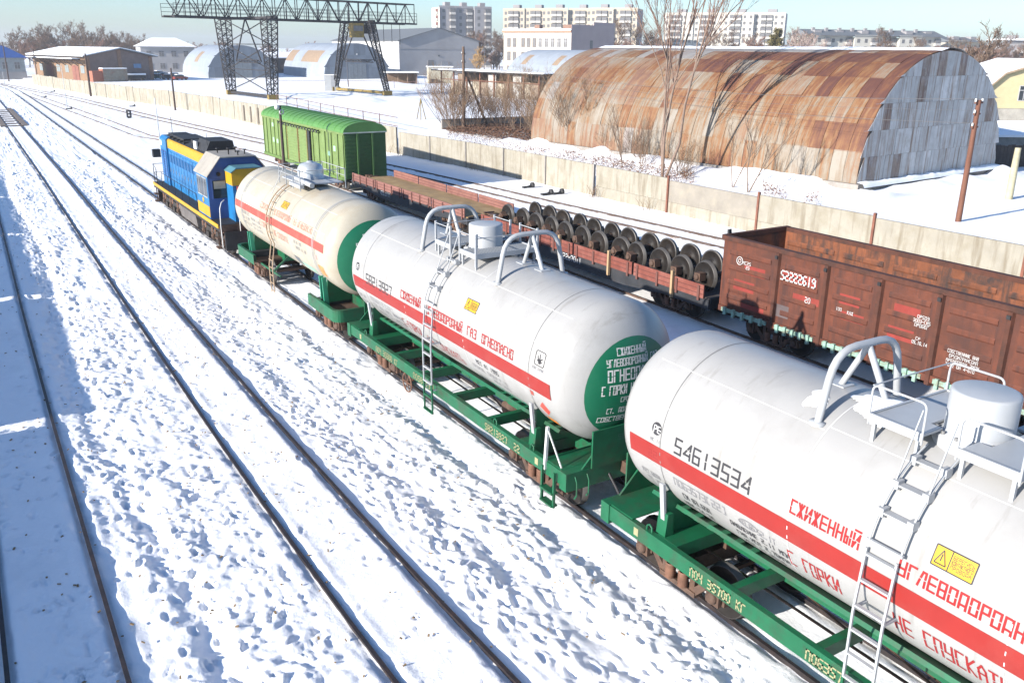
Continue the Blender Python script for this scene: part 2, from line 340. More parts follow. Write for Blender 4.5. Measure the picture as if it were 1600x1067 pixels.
def vnoise(x, y, sc, seed):
    x = x/sc; y = y/sc; xi = np.floor(x).astype(np.int64); yi = np.floor(y).astype(np.int64)
    fx = x-xi; fy = y-yi; fx = fx*fx*(3-2*fx); fy = fy*fy*(3-2*fy)
    def h(a, b):
        n = (a*374761393 + b*668265263 + seed*1442695041) & 0xffffffff
        n = ((n ^ (n >> 13))*1274126177) & 0xffffffff
        return ((n ^ (n >> 16)) & 0xffff)/65535.0
    return (h(xi, yi)*(1-fx)+h(xi+1, yi)*fx)*(1-fy)+(h(xi, yi+1)*(1-fx)+h(xi+1, yi+1)*fx)*fy-.5
def grow(a, step, end, k=1.18):
    out = []
    while abs(a) < end: a += step; step *= k; out.append(a)
    return out
def ground():
    xs = list(reversed([-q for q in grow(3, .3, 3000)])) + list(np.arange(-3, 13, .046)) + list(np.arange(13, 37, .25)) + list(np.arange(37, 85, 1.2))
    xs += grow(xs[-1], 2, 3000)
    ys = list(reversed([-q for q in grow(-5, .5, 300)])) + list(np.arange(5, 34, .045)) + list(np.arange(34, 84, .14)) + list(np.arange(84, 200, 1.0))
    ys += grow(ys[-1], 1.5, 3000)
    xs = np.array(sorted(set(np.round(xs, 4)))); ys = np.array(sorted(set(np.round(ys, 4))))
    X, Y = np.meshgrid(xs, ys); nx, ny = len(xs), len(ys)
    t1, t2, t5 = T1(Y), T2(Y), T5(Y)
    n05 = vnoise(X, Y, .5, 1); n02 = vnoise(X, Y, .22, 2); n2 = vnoise(X, Y, 2.2, 3); n8 = vnoise(X, Y, 9, 4); n01 = vnoise(X, Y, .11, 9); nst = vnoise(X*3.2, Y*1.1+X*.35, .75, 21); nst2 = vnoise(X*2.4, Y, 1.4, 23)
    tr = np.zeros_like(X)                                     # how trampled
    tr = np.maximum(tr, np.clip(1-np.abs(X-(t1+t2)/2)/1.7, 0, 1)**.4)
    tr = np.maximum(tr, np.clip(1-np.abs(X-(t2+X3)/2-.2)/1.95, 0, 1)**.35)
    tr = np.maximum(tr, np.clip(1-np.abs(X-17)/4.8, 0, 1)**.4*.8)
    tr = np.maximum(tr, np.where((X < t1-1), .5, 0)); tr = np.maximum(tr, np.where(X > 25, .35, 0))
    Z = -.09 + tr*(n05*.05 + n02*.05*(1+3*np.clip(nst2, -.3, .5)) + n01*.06*np.clip(.7+2*nst2, 0, 1.4) + np.abs(nst)*.11 + nst2*.09) + n2*.07*np.clip(tr+.1, 0, 1) + n02*.012 + n05*.014
    for c in (t1, t2): Z = np.where(np.abs(X-c) < .72, Z*.3-.03+n05*.018+n01*.010+nst*.012, Z)
    big = np.clip((np.abs(X-24)-14)/8, 0, 1); Z += n8*.22*np.where(X > 38, 1, 0)
    # snow piled loosely beside the rails, groove along each rail
    for c in (t1, t2, np.full_like(X, X3), np.where(Y < 78, X4, X4+200), t5):
        for s in (-.795, .795):
            d = X-(c+s); Z = np.where(np.abs(d) < .13, np.minimum(Z, -.11+.03*n02+.9*np.maximum(np.abs(d)-.08, 0)), Z)
            Z += .02*np.exp(-((np.abs(d)-.26)/.10)**2)*(1+n05*2)
    # banks: against the hangar, behind the fence, along the yard
    Z += np.where(X > FX(Y)+.3, .12+.25*np.exp(-((X-FX(Y)-3)/3.0)**2)*np.where(Y > 15, 1, .6), 0)
    hb = 51.5-.09*(Y-38.6); Z += np.where((Y > 36) & (Y < 78), .75*np.exp(-((X-hb+.2)/1.8)**2)*(1+n2), 0)
    Z += .55*np.exp(-((Y-37.6-(X-51.5)*.09)/1.1)**2)*np.where((X > 51) & (X < 72), .8+n2*1.4, 0)
    Z += 1.0*np.exp(-((X-64)/9)**2-((Y-150)/9)**2)*(.7+n2) + 1.3*np.exp(-((X-90)/14)**2-((Y-212)/8)**2)*(.7+n2)
    # footprints
    r = np.random.RandomState(5)
    def stamp(cx, cy, a, dep, la, lb, rim):
        i0, i1 = np.searchsorted(xs, [cx-.42, cx+.42]); j0, j1 = np.searchsorted(ys, [cy-.42, cy+.42])
        if i1-i0 < 2 or j1-j0 < 2: return
        dx = X[j0:j1, i0:i1]-cx; dy = Y[j0:j1, i0:i1]-cy; ca, sa = math.cos(a), math.sin(a)
        q = np.sqrt(((dx*ca+dy*sa)/lb)**2+((-dx*sa+dy*ca)/la)**2)
        Z[j0:j1, i0:i1] += -dep*np.exp(-q**2.6) + rim*np.exp(-((q-1.45)*2.6)**2)
    def zone(fx0, fx1, y0, y1, dens, dep):
        n = int((y1-y0)*3*dens)
        for _ in range(n):
            cy = r.uniform(y0, y1); cx = r.uniform(fx0(cy), fx1(cy))
            if vnoise(np.array([cx*1.6]), np.array([cy*.55]), 1.0, 77)[0] < r.uniform(-.35, .25): continue
            stamp(cx, cy, r.normal(0, .8), dep*r.uniform(.2, 1.3)*(1.9 if r.rand() < .07 else 1), r.choice([.05, .07, .09, .11, .14, .18])*r.uniform(.8, 1.2), r.uniform(.03, .075), dep*.55*r.rand())
    zone(lambda y: T2(y)+1.15, lambda y: X3-1.35, 5, 34, 34, .036)
    zone(lambda y: T2(y)+1.15, lambda y: X3-1.35, 34, 62, 12, .05)
    zone(lambda y: T1(y)+1.1, lambda y: T2(y)-1.1, 8, 34, 26, .034)
    zone(lambda y: T1(y)+1.1, lambda y: T2(y)-1.1, 34, 70, 9, .045)
    zone(lambda y: T1(y)-.7, lambda y: T1(y)+.7, 8, 34, 4.5, .05)
    zone(lambda y: T2(y)-.65, lambda y: T2(y)+.65, 8, 40, 3.0, .03)
    zone(lambda y: X3+1.2, lambda y: X4-1.6, 5, 40, 3, .09)
    def path(fx, y0, y1, dep):                                # single-file trail of steps
        y = y0; s = 1
        while y < y1:
            stamp(fx(y)+s*.13+r.normal(0, .05), y, r.normal(0, .15), dep*r.uniform(.5, 1.2), r.uniform(.11, .16), r.uniform(.05, .075), dep*.35); s = -s; y += r.uniform(.45, .62)
    for f in (lambda y: T1(y)+2.3+.25*np.sin(y/5), lambda y: T1(y)+1.75+.2*np.sin(y/7+1)):
        path(f, 7, 80, .085)
    for f in (lambda y: T2(y)+2.1+.3*np.sin(y/6+2), lambda y: T2(y)+2.7+.25*np.sin(y/4), lambda y: T2(y)+1.5+.1*np.sin(y/4)):
        path(f, 7, 78, .075)
    # trodden lanes
    for f, wd, dp in ((lambda y: T1(y)+1.9+.3*np.sin(y/6), .3, .10), (lambda y: T2(y)+2.3+.3*np.sin(y/5), .35, .08), (lambda y: X3-1.75, .25, .07)):
        Z -= dp*np.exp(-((X-f(Y))/wd)**2)*np.clip(1-(Y-60)/40, 0, 1)*(1+1.2*n05)
    v = np.stack([X.ravel(), Y.ravel(), Z.ravel()], -1).astype(np.float32)
    idx = np.arange(nx*ny).reshape(ny, nx)
    q = np.stack([idx[:-1, :-1], idx[:-1, 1:], idx[1:, 1:], idx[1:, :-1]], -1).reshape(-1, 4)
    me = bpy.data.meshes.new('snow_ground'); me.vertices.add(len(v)); me.vertices.foreach_set('co', v.ravel())
    me.loops.add(q.size); me.loops.foreach_set('vertex_index', q.ravel().astype(np.int32)); me.polygons.add(len(q))
    me.polygons.foreach_set('loop_start', np.arange(0, q.size, 4, dtype=np.int32)); me.polygons.foreach_set('loop_total', np.full(len(q), 4, np.int32))
    me.polygons.foreach_set('use_smooth', np.ones(len(q), bool)); me.update(calc_edges=True); me.materials.append(SNOW)
    o = link('snow_ground', me); o['kind'] = 'structure'
    return o
ground()

RAILP = [(-.036, 0), (.036, 0), (.036, -.04), (.010, -.055), (.010, -.14), (.07, -.165), (.07, -.18), (-.07, -.18), (-.07, -.165), (-.010, -.14), (-.010, -.055), (-.036, -.04)]
def sweep(mb, pts, prof=RAILP, z=0):
    pts = [Vector((q[0], q[1], z)) for q in pts]; n = len(prof); vs_ = []
    for i, q in enumerate(pts):
        d = (pts[min(i+1, len(pts)-1)]-pts[max(i-1, 0)]).normalized(); x = Vector((d.y, -d.x, 0))
        for a, b in prof: vs_.append((q.x+x.x*a, q.y+x.y*a, q.z+b))
    mb.add(vs_, [(i*n+k, i*n+(k+1) % n, (i+1)*n+(k+1) % n, (i+1)*n+k) for i in range(len(pts)-1) for k in range(n)])
    return mb
def offs(cl, d):
    out = []
    for i, q in enumerate(cl):
        a = cl[max(i-1, 0)]; b = cl[min(i+1, len(cl)-1)]; t = Vector((b[0]-a[0], b[1]-a[1])).normalized()
        out.append((q[0]+t.y*d, q[1]-t.x*d))
    return out
def track(cl, mat=railm):
    e = bpy.data.objects.new('railway_track', None); COL.objects.link(e); e['kind'] = 'structure'
    for s in (-.795, .795): sweep(MB(), offs(cl, s)).build('rail', mat, e)
    return e
yy = list(np.arange(-15, 60, 3))+list(np.arange(60, 300, 12))
track([(float(T1(y)), y) for y in yy]); track([(float(T2(y)), y) for y in yy])
track([(X3, y) for y in (-15, 60, 120, 190)]+[(10.6, 215), (9.6, 240), (7, 275)])
g = G(240, 220, 0)
track([(X4, y) for y in (-15, 20, 50, 74)]+[(22.2, 82), (20.6, 90), (g.x, g.y+6), (15.6, 125), (14.2, 155), (12, 200)], railb)
track([(float(T5(y)), y) for y in list(np.arange(-15, 110, 6))+list(np.arange(110, 330, 15))], railb)
track([(float(T5(y)), y) for y in (-15, 10, 38)]+[(31.6, 46), (31.6, 55), (31.2, 66), (28.9, 91), (25.4, 120), (21.3, 165), (18.5, 183)], railb) if False else None
dirtm = M('rail_dirt', (.17, .13, .105), .95, var=.25, vs=2, dirt=(.6, .6, .6), dscale=1.5, damt=.9)
for cl in ([(float(T5(y)), y) for y in list(np.arange(-15, 110, 3))+list(np.arange(110, 300, 8))],):
    for s_ in (-.795, .795):
        o = sweep(MB(), offs(cl, s_), [(-.19, .0), (.19, .0), (.24, -.1), (-.24, -.1)], -.055).build('rail_ballast', dirtm); o['kind'] = 'structure'
# plank level crossing over the second track
e = thing('level_crossing', 'dark timber plank crossing laid between rails of the far snowy track', 'crossing', (float(T2(135)), 0, 0))
for i in range(9):
    MB().box(-1.5, 1.5, 0, .9, -.06, .03).build('plank', M('crossing_plank', (.16, .13, .11), .85, var=.25), e, (0, 121+i*3.7, 0))
for s in (-1.15, 1.15): MB().box(s-.28, s+.28, 121, 155, -.05, .045).build('edge_beam', MATS['crossing_plank'], e)
# turnout lever boxes and point machines by the tracks
lev = M('point_lever', (.03, .03, .032), .6, var=.3)
def lever(x, y, k, lab):
    t = thing('point_lever', lab, 'point lever', (x, y, -.1))
    MB().box(-.35, .35, -.15, .15, 0, .14).build('base', lev, t)
    MB().lathe([(0, -.09), (.2, -.09), (.2, .09), (0, .09)], 'x', (.42, 0, .18), n=14).build('counterweight', lev, t)
    MB().bar((-.05, 0, .1), (.45, 0, .22), .06).build('arm', lev, t)
for i, (px, py, lab) in enumerate([(824, 292, 'round point lever in snow close to a pale concrete fence post'), (853, 303, 'low black point lever beside brown rails in front of concrete fence'), (870, 302, 'smaller round weight of the point lever beside brown rails'),
      (107, 170, 'black point lever at the foot of a thin white pole'), (68, 152, 'black point lever by the rails near brick warehouse fence'), (82, 143, 'black point lever lying against the fence side of the far rails'), (206, 166, 'black point lever beyond the rusty rails, fence side')]):
    q = G(px, py, 0); lever(q.x, q.y, 1, lab)
q = G(202, 184, 0); t = thing('signal_box', 'small dark ground signal with two pale lenses beside far rails', 'signal', (q.x, q.y, -.1))
MB().box(-.3, .3, -.2, .2, .12, 1.05).build('case', lev, t); MB().box(-.2, .2, -.15, .15, 0, .12).build('foot', lev, t)
for zz in (.4, .78): MB().lathe([(0, -.03), (.10, -.03), (.13, 0)], 'y', (0, -.2, zz), n=12).build('lens', whiteink, t)

# ------------------------------------------------------------------ tank wagons
ZC, RT = 2.95, 1.55
def ring_strip(mb, y0, y1, a0, a1, R=RT+.004, n=24, mi=0):
    """strip of the shell between two angles; angle 0 = left side (-x), 90 = top"""
    v = []
    for i in range(n+1):
        a = R_(a0+(a1-a0)*i/n); x, z = -R*math.cos(a), ZC+R*math.sin(a); v += [(x, y0, z), (x, y1, z)]
    mb.add(v, [(2*i, 2*i+1, 2*i+3, 2*i+2) for i in range(n)], mi, True); return mb
def side_text(parent, text, ya, yb, a0, h, sw, mat, name='lettering', stencil=True, slope=0.0):
    """text on the left side from y=ya to y=yb (local, ya>yb), base line at angle a0"""
    mb = MB(); R = RT+.006
    for q in strokes(text, ya-yb, h, sw, stencil):
        v = []
        for u, vv in q:
            a = R_(a0)+(vv+slope*u)/R; v.append((-R*math.cos(a), ya-u, ZC+R*math.sin(a)))
        mb.add(v, [(0, 1, 2, 3)])
    return mb.build(name, mat, parent)
def side_patch(parent, name, mats, ya, yb, a0, a1, R=RT+.005, n=6):
    mb = MB(); ring_strip(mb, ya, yb, a0, a1, R, n); return mb.build(name, mats, parent)
HB, HD = 5.2, .82       # half length of straight shell, depth of dished head
def head_y(x, z):
    q = min(1, (x*x+(z-ZC)**2)/RT**2); return HB + HD*math.sqrt(1-q)
def head_text(parent, text, x0, x1, z0, h, sw, mat, end=-1):
    mb = MB()
    for q in strokes(text, x1-x0, h, sw, True):
        v = []
        for u, vv in q:
            x, z = x0+u, z0+vv; v.append((x, end*(head_y(x, z)+.010), z))
        mb.add(v, [(0, 1, 2, 3)])
    return mb.build('lettering', mat, parent)
def disc(parent, end, r, zc, mat):
    mb = MB(); v = []; n = 40; K = 14
    for j in range(K+1):
        for i in range(n):
            a = 2*math.pi*i/n; x, z = r*j/K*math.cos(a), zc+r*j/K*math.sin(a); v.append((x, end*(head_y(x, z)+.005), z))
    mb.add(v, [(j*n+i, j*n+(i+1) % n, (j+1)*n+(i+1) % n, (j+1)*n+i) for j in range(K) for i in range(n)], 0, True)
    return mb.build('end_disc', mat, parent)
def tank_shell(parent, mat):
    prof = [(RT*math.cos(t), -(HB+HD*math.sin(t))) for t in [math.pi/2*k/10 for k in range(10, -1, -1)]]
    prof = [(max(r, .002), h) for r, h in prof]
    ys_ = list(np.linspace(-HB, HB, 12))[1:-1]
    full = prof + [(RT, y) for y in ys_] + [(r, -h) for r, h in reversed(prof)]
    MB().lathe(full, 'y', (0, 0, ZC), n=72).build('tank_shell', mat, parent)
def seams(parent, ys_, mat, wd=.02):
    for y in ys_:
        mb = MB(); ring_strip(mb, y-wd/2, y+wd/2, -180, 180, RT+.006, 60); mb.build('weld_seam', mat, parent)
seamm = M('seam_line', (.16, .16, .16), .6, var=.2)
seamw = M('seam_pale', (.55, .55, .55), .5, var=.1)
def pipe(name, pts, r, mat, parent, n=8): return MB().tube(pts, r, n).build(name, mat, parent)
def rounded(p0, p1, p2, r, k=5):
    """points of a rounded corner p0-p1-p2"""
    p0, p1, p2 = map(Vector, (p0, p1, p2)); a = p1+(p0-p1).normalized()*r; b = p1+(p2-p1).normalized()*r
    return [(a*(1-t)+p1*t)*(1-t)+(p1*(1-t)+b*t)*t for t in [i/k for i in range(k+1)]]
def hoop(parent, y):
    zf = ZC+RT*math.sin(R_(54)); xf = RT*math.cos(R_(54)); zt = 5.28
    h = MB()
    pts = [(-xf, y, zf-.03)] + rounded((-xf, y, zf), (-xf+.22, y, zt), (0, y, zt), .42) + rounded((0, y, zt), (xf-.22, y, zt), (xf, y, zf), .42) + [(xf, y, zf-.03)]
    h.tube(pts, .058, 10); o = h.build('roll_hoop', grey, parent)
    for s in (-1, 1):
        MB().tube([(.02, y, zt-.03), (.05, y+s*.40, ZC+math.sqrt(RT**2-.05**2)-.02)], .05, 8).build('brace', grey, o)
        MB().box(.05-.13, .05+.13, y+s*.40-.15, y+s*.40+.15, ZC+math.sqrt(RT**2-.05**2)-.05, ZC+math.sqrt(RT**2-.05**2)+.012).build('foot_plate', grey, o)
        MB().lathe([(.0, .02), (.12, .02), (.12, -.03)], 'z', (s*xf, y, zf+.02), n=12).build('foot_plate', grey, o)
def tank_wagon(label, yc, number, style):
    t = thing('tank_wagon', label, 'tank wagon', (X3, yc, 0))
    body = cream if style == 1 else white
    tank_shell(t, body)
    rd = redf if style == 1 else red
    sa = (2, 12.2) if style == 1 else (-14.4, -1.6)
    side_patch(t, 'red_stripe', rd, 5.2, -5.25, *sa)
    mb = MB(); ring_strip(mb, 5.2, -5.25, 180-sa[1], 180-sa[0], RT+.004, 6); mb.build('red_stripe', rd, t)
    seams(t, (-4.45, 4.4), seamm, .018); seams(t, (-1.6, 1.62), seamw if style != 1 else seamm, .014)
    for a_ in (52, 24, 128):
        for ya_, yb_ in ((5.15, 1.65), (1.6, -1.58), (-1.63, -5.15)): side_patch(t, 'plate_seam', seamw, ya_, yb_, a_+(3 if yb_ == -1.58 else 0), a_+.45+(3 if yb_ == -1.58 else 0), RT+.005, 1)
    disc(t, -1, 1.08 if style != 1 else 1.25, ZC-.16, greend); disc(t, 1, 1.08, ZC-.16, greend)
    bogie(t, -4.2); bogie(t, 4.2); couplers(t, 5.95)
    # --- underframe
    if style != 1:
        for s in (-1, 1):
            sill = MB(); sill.prism([(s*1.42, 1.18), (s*1.53, 1.18), (s*1.53, .88), (s*1.42, .88), (s*1.42, .905), (s*1.505, .905), (s*1.505, 1.155), (s*1.42, 1.155)], 'y', -5.8, 5.8)
            sill.build('side_sill', green, t)
        cs = MB(); cs.box(-.28, .28, -5.8, 5.8, .92, 1.24); cs.build('centre_sill', green, t)
        for s in (-1, 1):
            eb = MB(); eb.box(-1.55, 1.55, s*5.8-.12, s*5.8+.12, .80, 1.20); eb.box(-1.5, 1.5, s*5.8-s*.12, s*5.8-s*.75, 1.185, 1.205) if s < 0 or True else 0
            eb.build('end_beam', green, t)
            ep = MB(); ep.prism([(-1.15, 1.2), (1.15, 1.2), (.62, 1.75), (-.62, 1.75)], 'y', s*5.86, s*5.90)
            ep.prism([(-.95, 1.2), (.95, 1.2), (.95, 2.02), (-.95, 2.02)], 'y', s*5.93, s*5.97); ep.build('end_shield', green, t)
        for y in (-2.6, -.9, .9, 2.6): MB().box(-1.42, 1.42, y-.07, y+.07, .95, 1.17).build('crossbeam', green, t)
        for y in (-4.2, 4.2): MB().box(-1.42, 1.42, y-.25, y+.25, .93, 1.185).build('bolster_beam', green, t)
        for y in (-4.4, 4.4):
            sd = MB(); sd.prism([(-1.25, 1.18), (1.25, 1.18), (1.32, 2.0)]+[(1.5*math.cos(R_(a)), ZC+1.5*math.sin(R_(a))) for a in (-38, -55, -72, -90, -108, -125, -142)]+[(-1.32, 2.0)], 'y', y-.03, y+.03)
            sd.build('saddle', green, t)
            for s in (-1, 1):
                st = MB(); st.prism([(s*1.30, 1.2), (s*1.34, 1.2), (s*1.46, 2.2), (s*1.40, 2.2)], 'y', y-.05, y+.05)
                st.build('strap', grey, t)
                MB().prism([(s*1.20, 1.19), (s*1.40, 1.19), (s*1.36, 1.62), (s*1.24, 1.62)], 'y', y-.12, y+.12).build('strap_bracket', green, t)
        for s in (-1, 1):
            lg = MB(); lg.prism([(s*.40, 1.42), (s*1.08, 1.72), (s*1.12, 1.66), (s*.66, 1.36)], 'y', -5.0, 5.0)
            lg.build('saddle_plate', green, t)
            for k in range(8): MB().box(s*1.02-.06, s*1.02+.06, -4.9+k*.32, -4.78+k*.32, 1.62, 1.72).build('lug', green, t)
            for k in range(8): MB().box(s*1.02-.06, s*1.02+.06, 4.9-k*.32, 4.78-k*.32, 1.62, 1.72).build('lug', green, t)
        br = MB(); br.lathe([(0, -.35), (.17, -.35), (.17, .35), (0, .35)], 'y', (.55, 1.6, .8), n=14); br.build('brake_cylinder', grime, t)
        MB().lathe([(0, -.5), (.2, -.5), (.2, .5), (0, .5)], 'x', (.2, -1.5, .75), n=14).build('air_reservoir', grime, t)
        pipe('brake_pipe', [(-.6, -5.2, .82), (-.6, 5.2, .82)], .025, grime, t)
        for y in (-1.9, -.3, .4, 1.9): pipe('brake_rod', [(-.25, y-.9, .70), (.2, y+.9, .62)], .022, grime, t)
        # handbrake wheel
        hw = MB()
        if style == 2: hw.tube([(0, .27*math.cos(a), .27*math.sin(a)) for a in [2*math.pi*k/20 for k in range(21)]], .02, 6)
        for k in range(3 if style == 2 else 0): a = math.pi*k/3; hw.bar((0, .27*math.cos(a), .27*math.sin(a)), (0, -.27*math.cos(a), -.27*math.sin(a)), .022)
        if style == 2: hw.bar((0, 0, 0), (.5, 0, .1), .04); hw.build('handbrake_wheel', springm, t, (-1.5, 1.7, .62))
        # step ladder and grab irons at the corners
        for s in (-1,):
            y = s*5.35
            st = MB()
            for q in (-.22, .22): st.bar((-1.60, y+q, .30), (-1.60, y+q, 1.1), .05)
            for zz in (.33, .62): st.box(-1.66, -1.50, y-.22, y+.22, zz-.02, zz+.02)
            st.build('corner_step', green, t)
        MB().bar((-1.55, -5.15, 1.0), (-1.50, -5.15, 1.95), .06).bar((-1.50, -5.15, 1.9), (-1.46, -5.62, 1.2), .025).build('grab_post', M('post_white', (.6, .6, .58), .6), t)
        for y in (-4.55, 4.6, -3.0): pipe('towing_eye', [(-1.48, y-.07, 1.17), (-1.48, y-.06, 1.27), (-1.48, y, 1.31), (-1.48, y+.06, 1.27), (-1.48, y+.07, 1.17)], .018, green, t)
        for x in (-1.35, -1.05, .95, 1.35):
            MB().tube([(x, -5.95, 1.12), (x, -6.02, 1.0), (x, -6.02, .72), (x, -5.95, .62)], .018, 6).build('grab_iron', green, t)
        pipe('air_hose', [(-.45, -5.9, .95), (-.45, -6.15, .75), (-.40, -6.3, .5), (-.30, -6.42, .55)], .03, lev, t)
    else:
        for s in (-1, 1):
            pf = MB(); r = .28
            out = [(-1.5, s*3.3), (-1.5, s*(5.9-r))]+[(-1.5+r*(1-math.cos(a)), s*(5.9-r+r*math.sin(a))) for a in [math.pi/2*k/5 for k in range(1, 6)]]
            out += [(-q[0], q[1]) for q in reversed(out)]
            inn = [(q[0]*.93, s*3.3+(q[1]-s*3.3)*.955) for q in out]
            v = [(x, y, z) for z in (.82, 1.22) for x, y in out]+[(x, y, z) for z in (1.22, .9) for x, y in inn]; n = len(out)
            pf.add(v, [(k*n+i, k*n+i+1, (k+1)*n+i+1, (k+1)*n+i) for k in range(3) for i in range(n-1)], 0, False)
            pf.build('end_platform', green, t)
            MB().box(-1.40, 1.40, s*3.35, s*5.65, .90, .98).build('platform_floor', grime, t)
            MB().box(-.3, .3, s*5.8, s*3.0, .9, 1.3).build('stub_sill', green, t)
            MB().box(-1.4, 1.4, s*4.1-.16, s*4.1+.16, .98, 1.22).build('bolster_beam', flatblk, t)
            for q in (-1, 1):
                for k in (-.14, .14): MB().prism([(q*1.15, 1.0), (q*1.32, 1.0), (q*1.36, 2.0), (q*1.22, 2.0)], 'y', s*4.3+k-.03, s*4.3+k+.03).build('strap_bracket', M('frame_green_pale', (.03, .24, .14), .5, var=.15), t)
            MB().prism([(-1.2, 1.1), (1.2, 1.1)]+[(1.5*math.cos(R_(a)), ZC+1.5*math.sin(R_(a))) for a in (-42, -60, -75, -90, -105, -120, -138)], 'y', s*4.3-.05, s*4.3+.05).build('saddle', green, t)
            for k in (-.06, .06):
                mb = MB(); ring_strip(mb, s*4.25+k-.018, s*4.25+k+.018, -36, 216, RT+.012, 60); mb.build('strap', grey, t)
        MB().bar((-1.3, 1.3, .95), (-.3, 2.3, 1.3), .07).bar((-1.3, 2.9, .95), (-1.3, .4, .95), .06).build('ladder_stay', green, t)
    # --- dome and platform on top
    if style != 1:
        dm = MB(); dm.lathe([(.56, 4.38), (.56, 4.56), (.44, 4.58), (.425, 4.62), (.425, 5.13), (.415, 5.155), (.38, 5.165), (.0, 5.175)], 'z', n=36); d_ = dm.build('valve_dome', grey, t)
        for k in range(14): a = 2*math.pi*k/14; MB().lathe([(0, .05), (.025, .05), (.025, 0)], 'z', (.50*math.cos(a), .50*math.sin(a), 4.56), n=6).build('bolt', seamm, d_)
        for ya, yb in ((.25, 1.03), (-1.03, -.25)):
            pl = MB()
            for xa, xb in ((-.85, -.42), (.42, .85)): pl.box(xa, xb, ya, yb, 4.60, 4.635)
            yq = (max(ya, .42), yb) if ya > 0 else (ya, min(yb, -.42)); pl.box(-.42, .42, yq[0], yq[1], 4.60, 4.635)
            for x in (-.86, .86): pl.box(x-.02, x+.02, ya, yb, 4.54, 4.66)
            pl.box(-.85, .85, (yb if ya > 0 else ya)-.02, (yb if ya > 0 else ya)+.02, 4.54, 4.655)
            for k in range(25 if style == 2 else 0): x = -.82+k*.068; pl.box(x-.010, x+.010, (.44 if abs(x) < .44 and ya > 0 else ya)+.03, (-.44 if abs(x) < .44 and ya < 0 else yb)-.03, 4.635, 4.642, 1)
            p_ = pl.build('top_platform', [grey, dgrey], t)
            for x in (-.82, .82):
                for y in (ya+.06, yb-.06): MB().bar((x, y, 4.56), (x, y, ZC+math.sqrt(RT**2-x*x)-.02), .05).build('platform_leg', grey, p_)
        rails = []
        HR = .42 if style == 3 else .40
        for x in (-.87, .87):
            for ya, yb in ((.24, 1.04), (-1.04, -.24)):
                r = MB()
                if style == 3:
                    r.tube([(x, ya, 4.5)]+rounded((x, ya, 4.5), (x, ya, 4.65+HR), (x, yb, 4.65+HR), .1)+rounded((x, ya, 4.65+HR), (x, yb, 4.65+HR), (x, yb, 4.5), .1)+[(x, yb, 4.5)], .018, 6)
                else:
                    for y in (ya, yb): r.bar((x, y, 4.35), (x, y, 4.65+HR+.08), .045)
                    r.tube([(x, ya, 4.68+HR), (x, yb, 4.68+HR)], .012, 5)
                r.build('handrail', grey, t)
        for y in (1.04, -1.04): pipe('handrail', [(-.87, y, 4.68+HR-.04), (.87, y, 4.68+HR-.04)], .012, grey, t, 5)
        # ladder: upper curved flight on the shell, lower straight flight to the rail
        for k, (ya, yb) in enumerate(((.27, -.20),)):
            up = MB(); R = RT+.10
            for y in (ya, yb): up.tube([(-R*math.cos(R_(a)), y, ZC+R*math.sin(R_(a))) for a in range(12, 67, 6)], .016, 6)
            for y in (ya, yb): up.tube([(-R*math.cos(R_(40)), y, ZC+R*math.sin(R_(40))), (-.89, y, 4.98)], .013, 5)
            up.bar((-R*math.cos(R_(13)), ya+.03, ZC+R*math.sin(R_(13))), (-R*math.cos(R_(13)), yb-.03, ZC+R*math.sin(R_(13))), .04)
            u_ = up.build('shell_ladder', grey, t)
            for a in (27, 41, 55):
                st = MB(); x, z = -R*math.cos(R_(a)), ZC+R*math.sin(R_(a)); st.box(x-.02, x+.10, yb+.04, ya-.04, z-.012, z+.012)
                for y in (ya-.02, yb+.02): st.box(x-.03, x+.10, y-.045, y+.045, z-.06, z+.06)
                st.build('step', M('step_grey', (.33, .34, .35), .6, var=.1), u_)
            lo = MB(); a_ = R_(9); top_ = (-(RT+.07)*math.cos(a_), ZC+RT*math.sin(a_)); bot = (-1.66, .42)
            yl, yr = ya+.02, yb+.04
            for y in (yl, yr): lo.bar((top_[0], y, top_[1]), (-1.68, y, 2.25), .032).bar((-1.68, y, 2.25), (bot[0], y, bot[1]), .032)
            l_ = lo.build('side_ladder', grey if style == 3 else grey, t)
            for k2 in range(8):
                z = .45+k2*.38; x = -1.67 if z < 2.3 else -1.68+(z-2.25)/(top_[1]-2.25)*(top_[0]+1.68)
                MB().box(x-.03, x+.03, yr, yl, z-.014, z+.014).build('rung', grey if z > 1.1 else green, l_)
            for z in (1.05, 2.3):
                for y in (yl, yr): MB().bar((-1.67, y, z), (-1.42, y, z), .035).build('ladder_stay', grey, l_)
            MB().box(-1.70, -1.64, yr-.02, yl+.02, .40, .46).build('bottom_step', green, l_)
            for y in (yl, yr): MB().bar((-1.672, y, 1.2), (-1.664, y, .42), .038).build('lower_rail', green, l_)
        hoop(t, 1.82); hoop(t, -2.12)
    else:
        dm = MB(); dm.lathe([(.62, 4.42), (.62, 4.62), (.47, 4.64), (.48, 4.9), (.46, 5.05), (.38, 5.17), (.2, 5.23), (.12, 5.24), (.12, 5.28), (0, 5.285)], 'z', n=32); dm.build('valve_dome', alu, t)
        pl = MB(); pl.box(-.75, .75, -1.3, 1.1, 4.60, 4.64); pl.box(-.9, -.75, -1.4, -.2, 4.5, 4.62); pl.build('top_platform', grey, t)
        pipe('vent_pipe', [(-.62, -.2, 4.72), (-.62, -1.9, 4.66)], .09, grey, t, 10)
        for x in (-.85, .85):
            r = MB()
            for y in (-1.3, -.5, .3, 1.1): r.bar((x, y, 4.4), (x, y, 5.1), .03)
            r.tube([(x, -1.3, 5.1), (x, 1.1, 5.1)], .014, 5); r.tube([(x, -1.3, 4.85), (x, 1.1, 4.85)], .012, 5); r.build('handrail', grey, t)
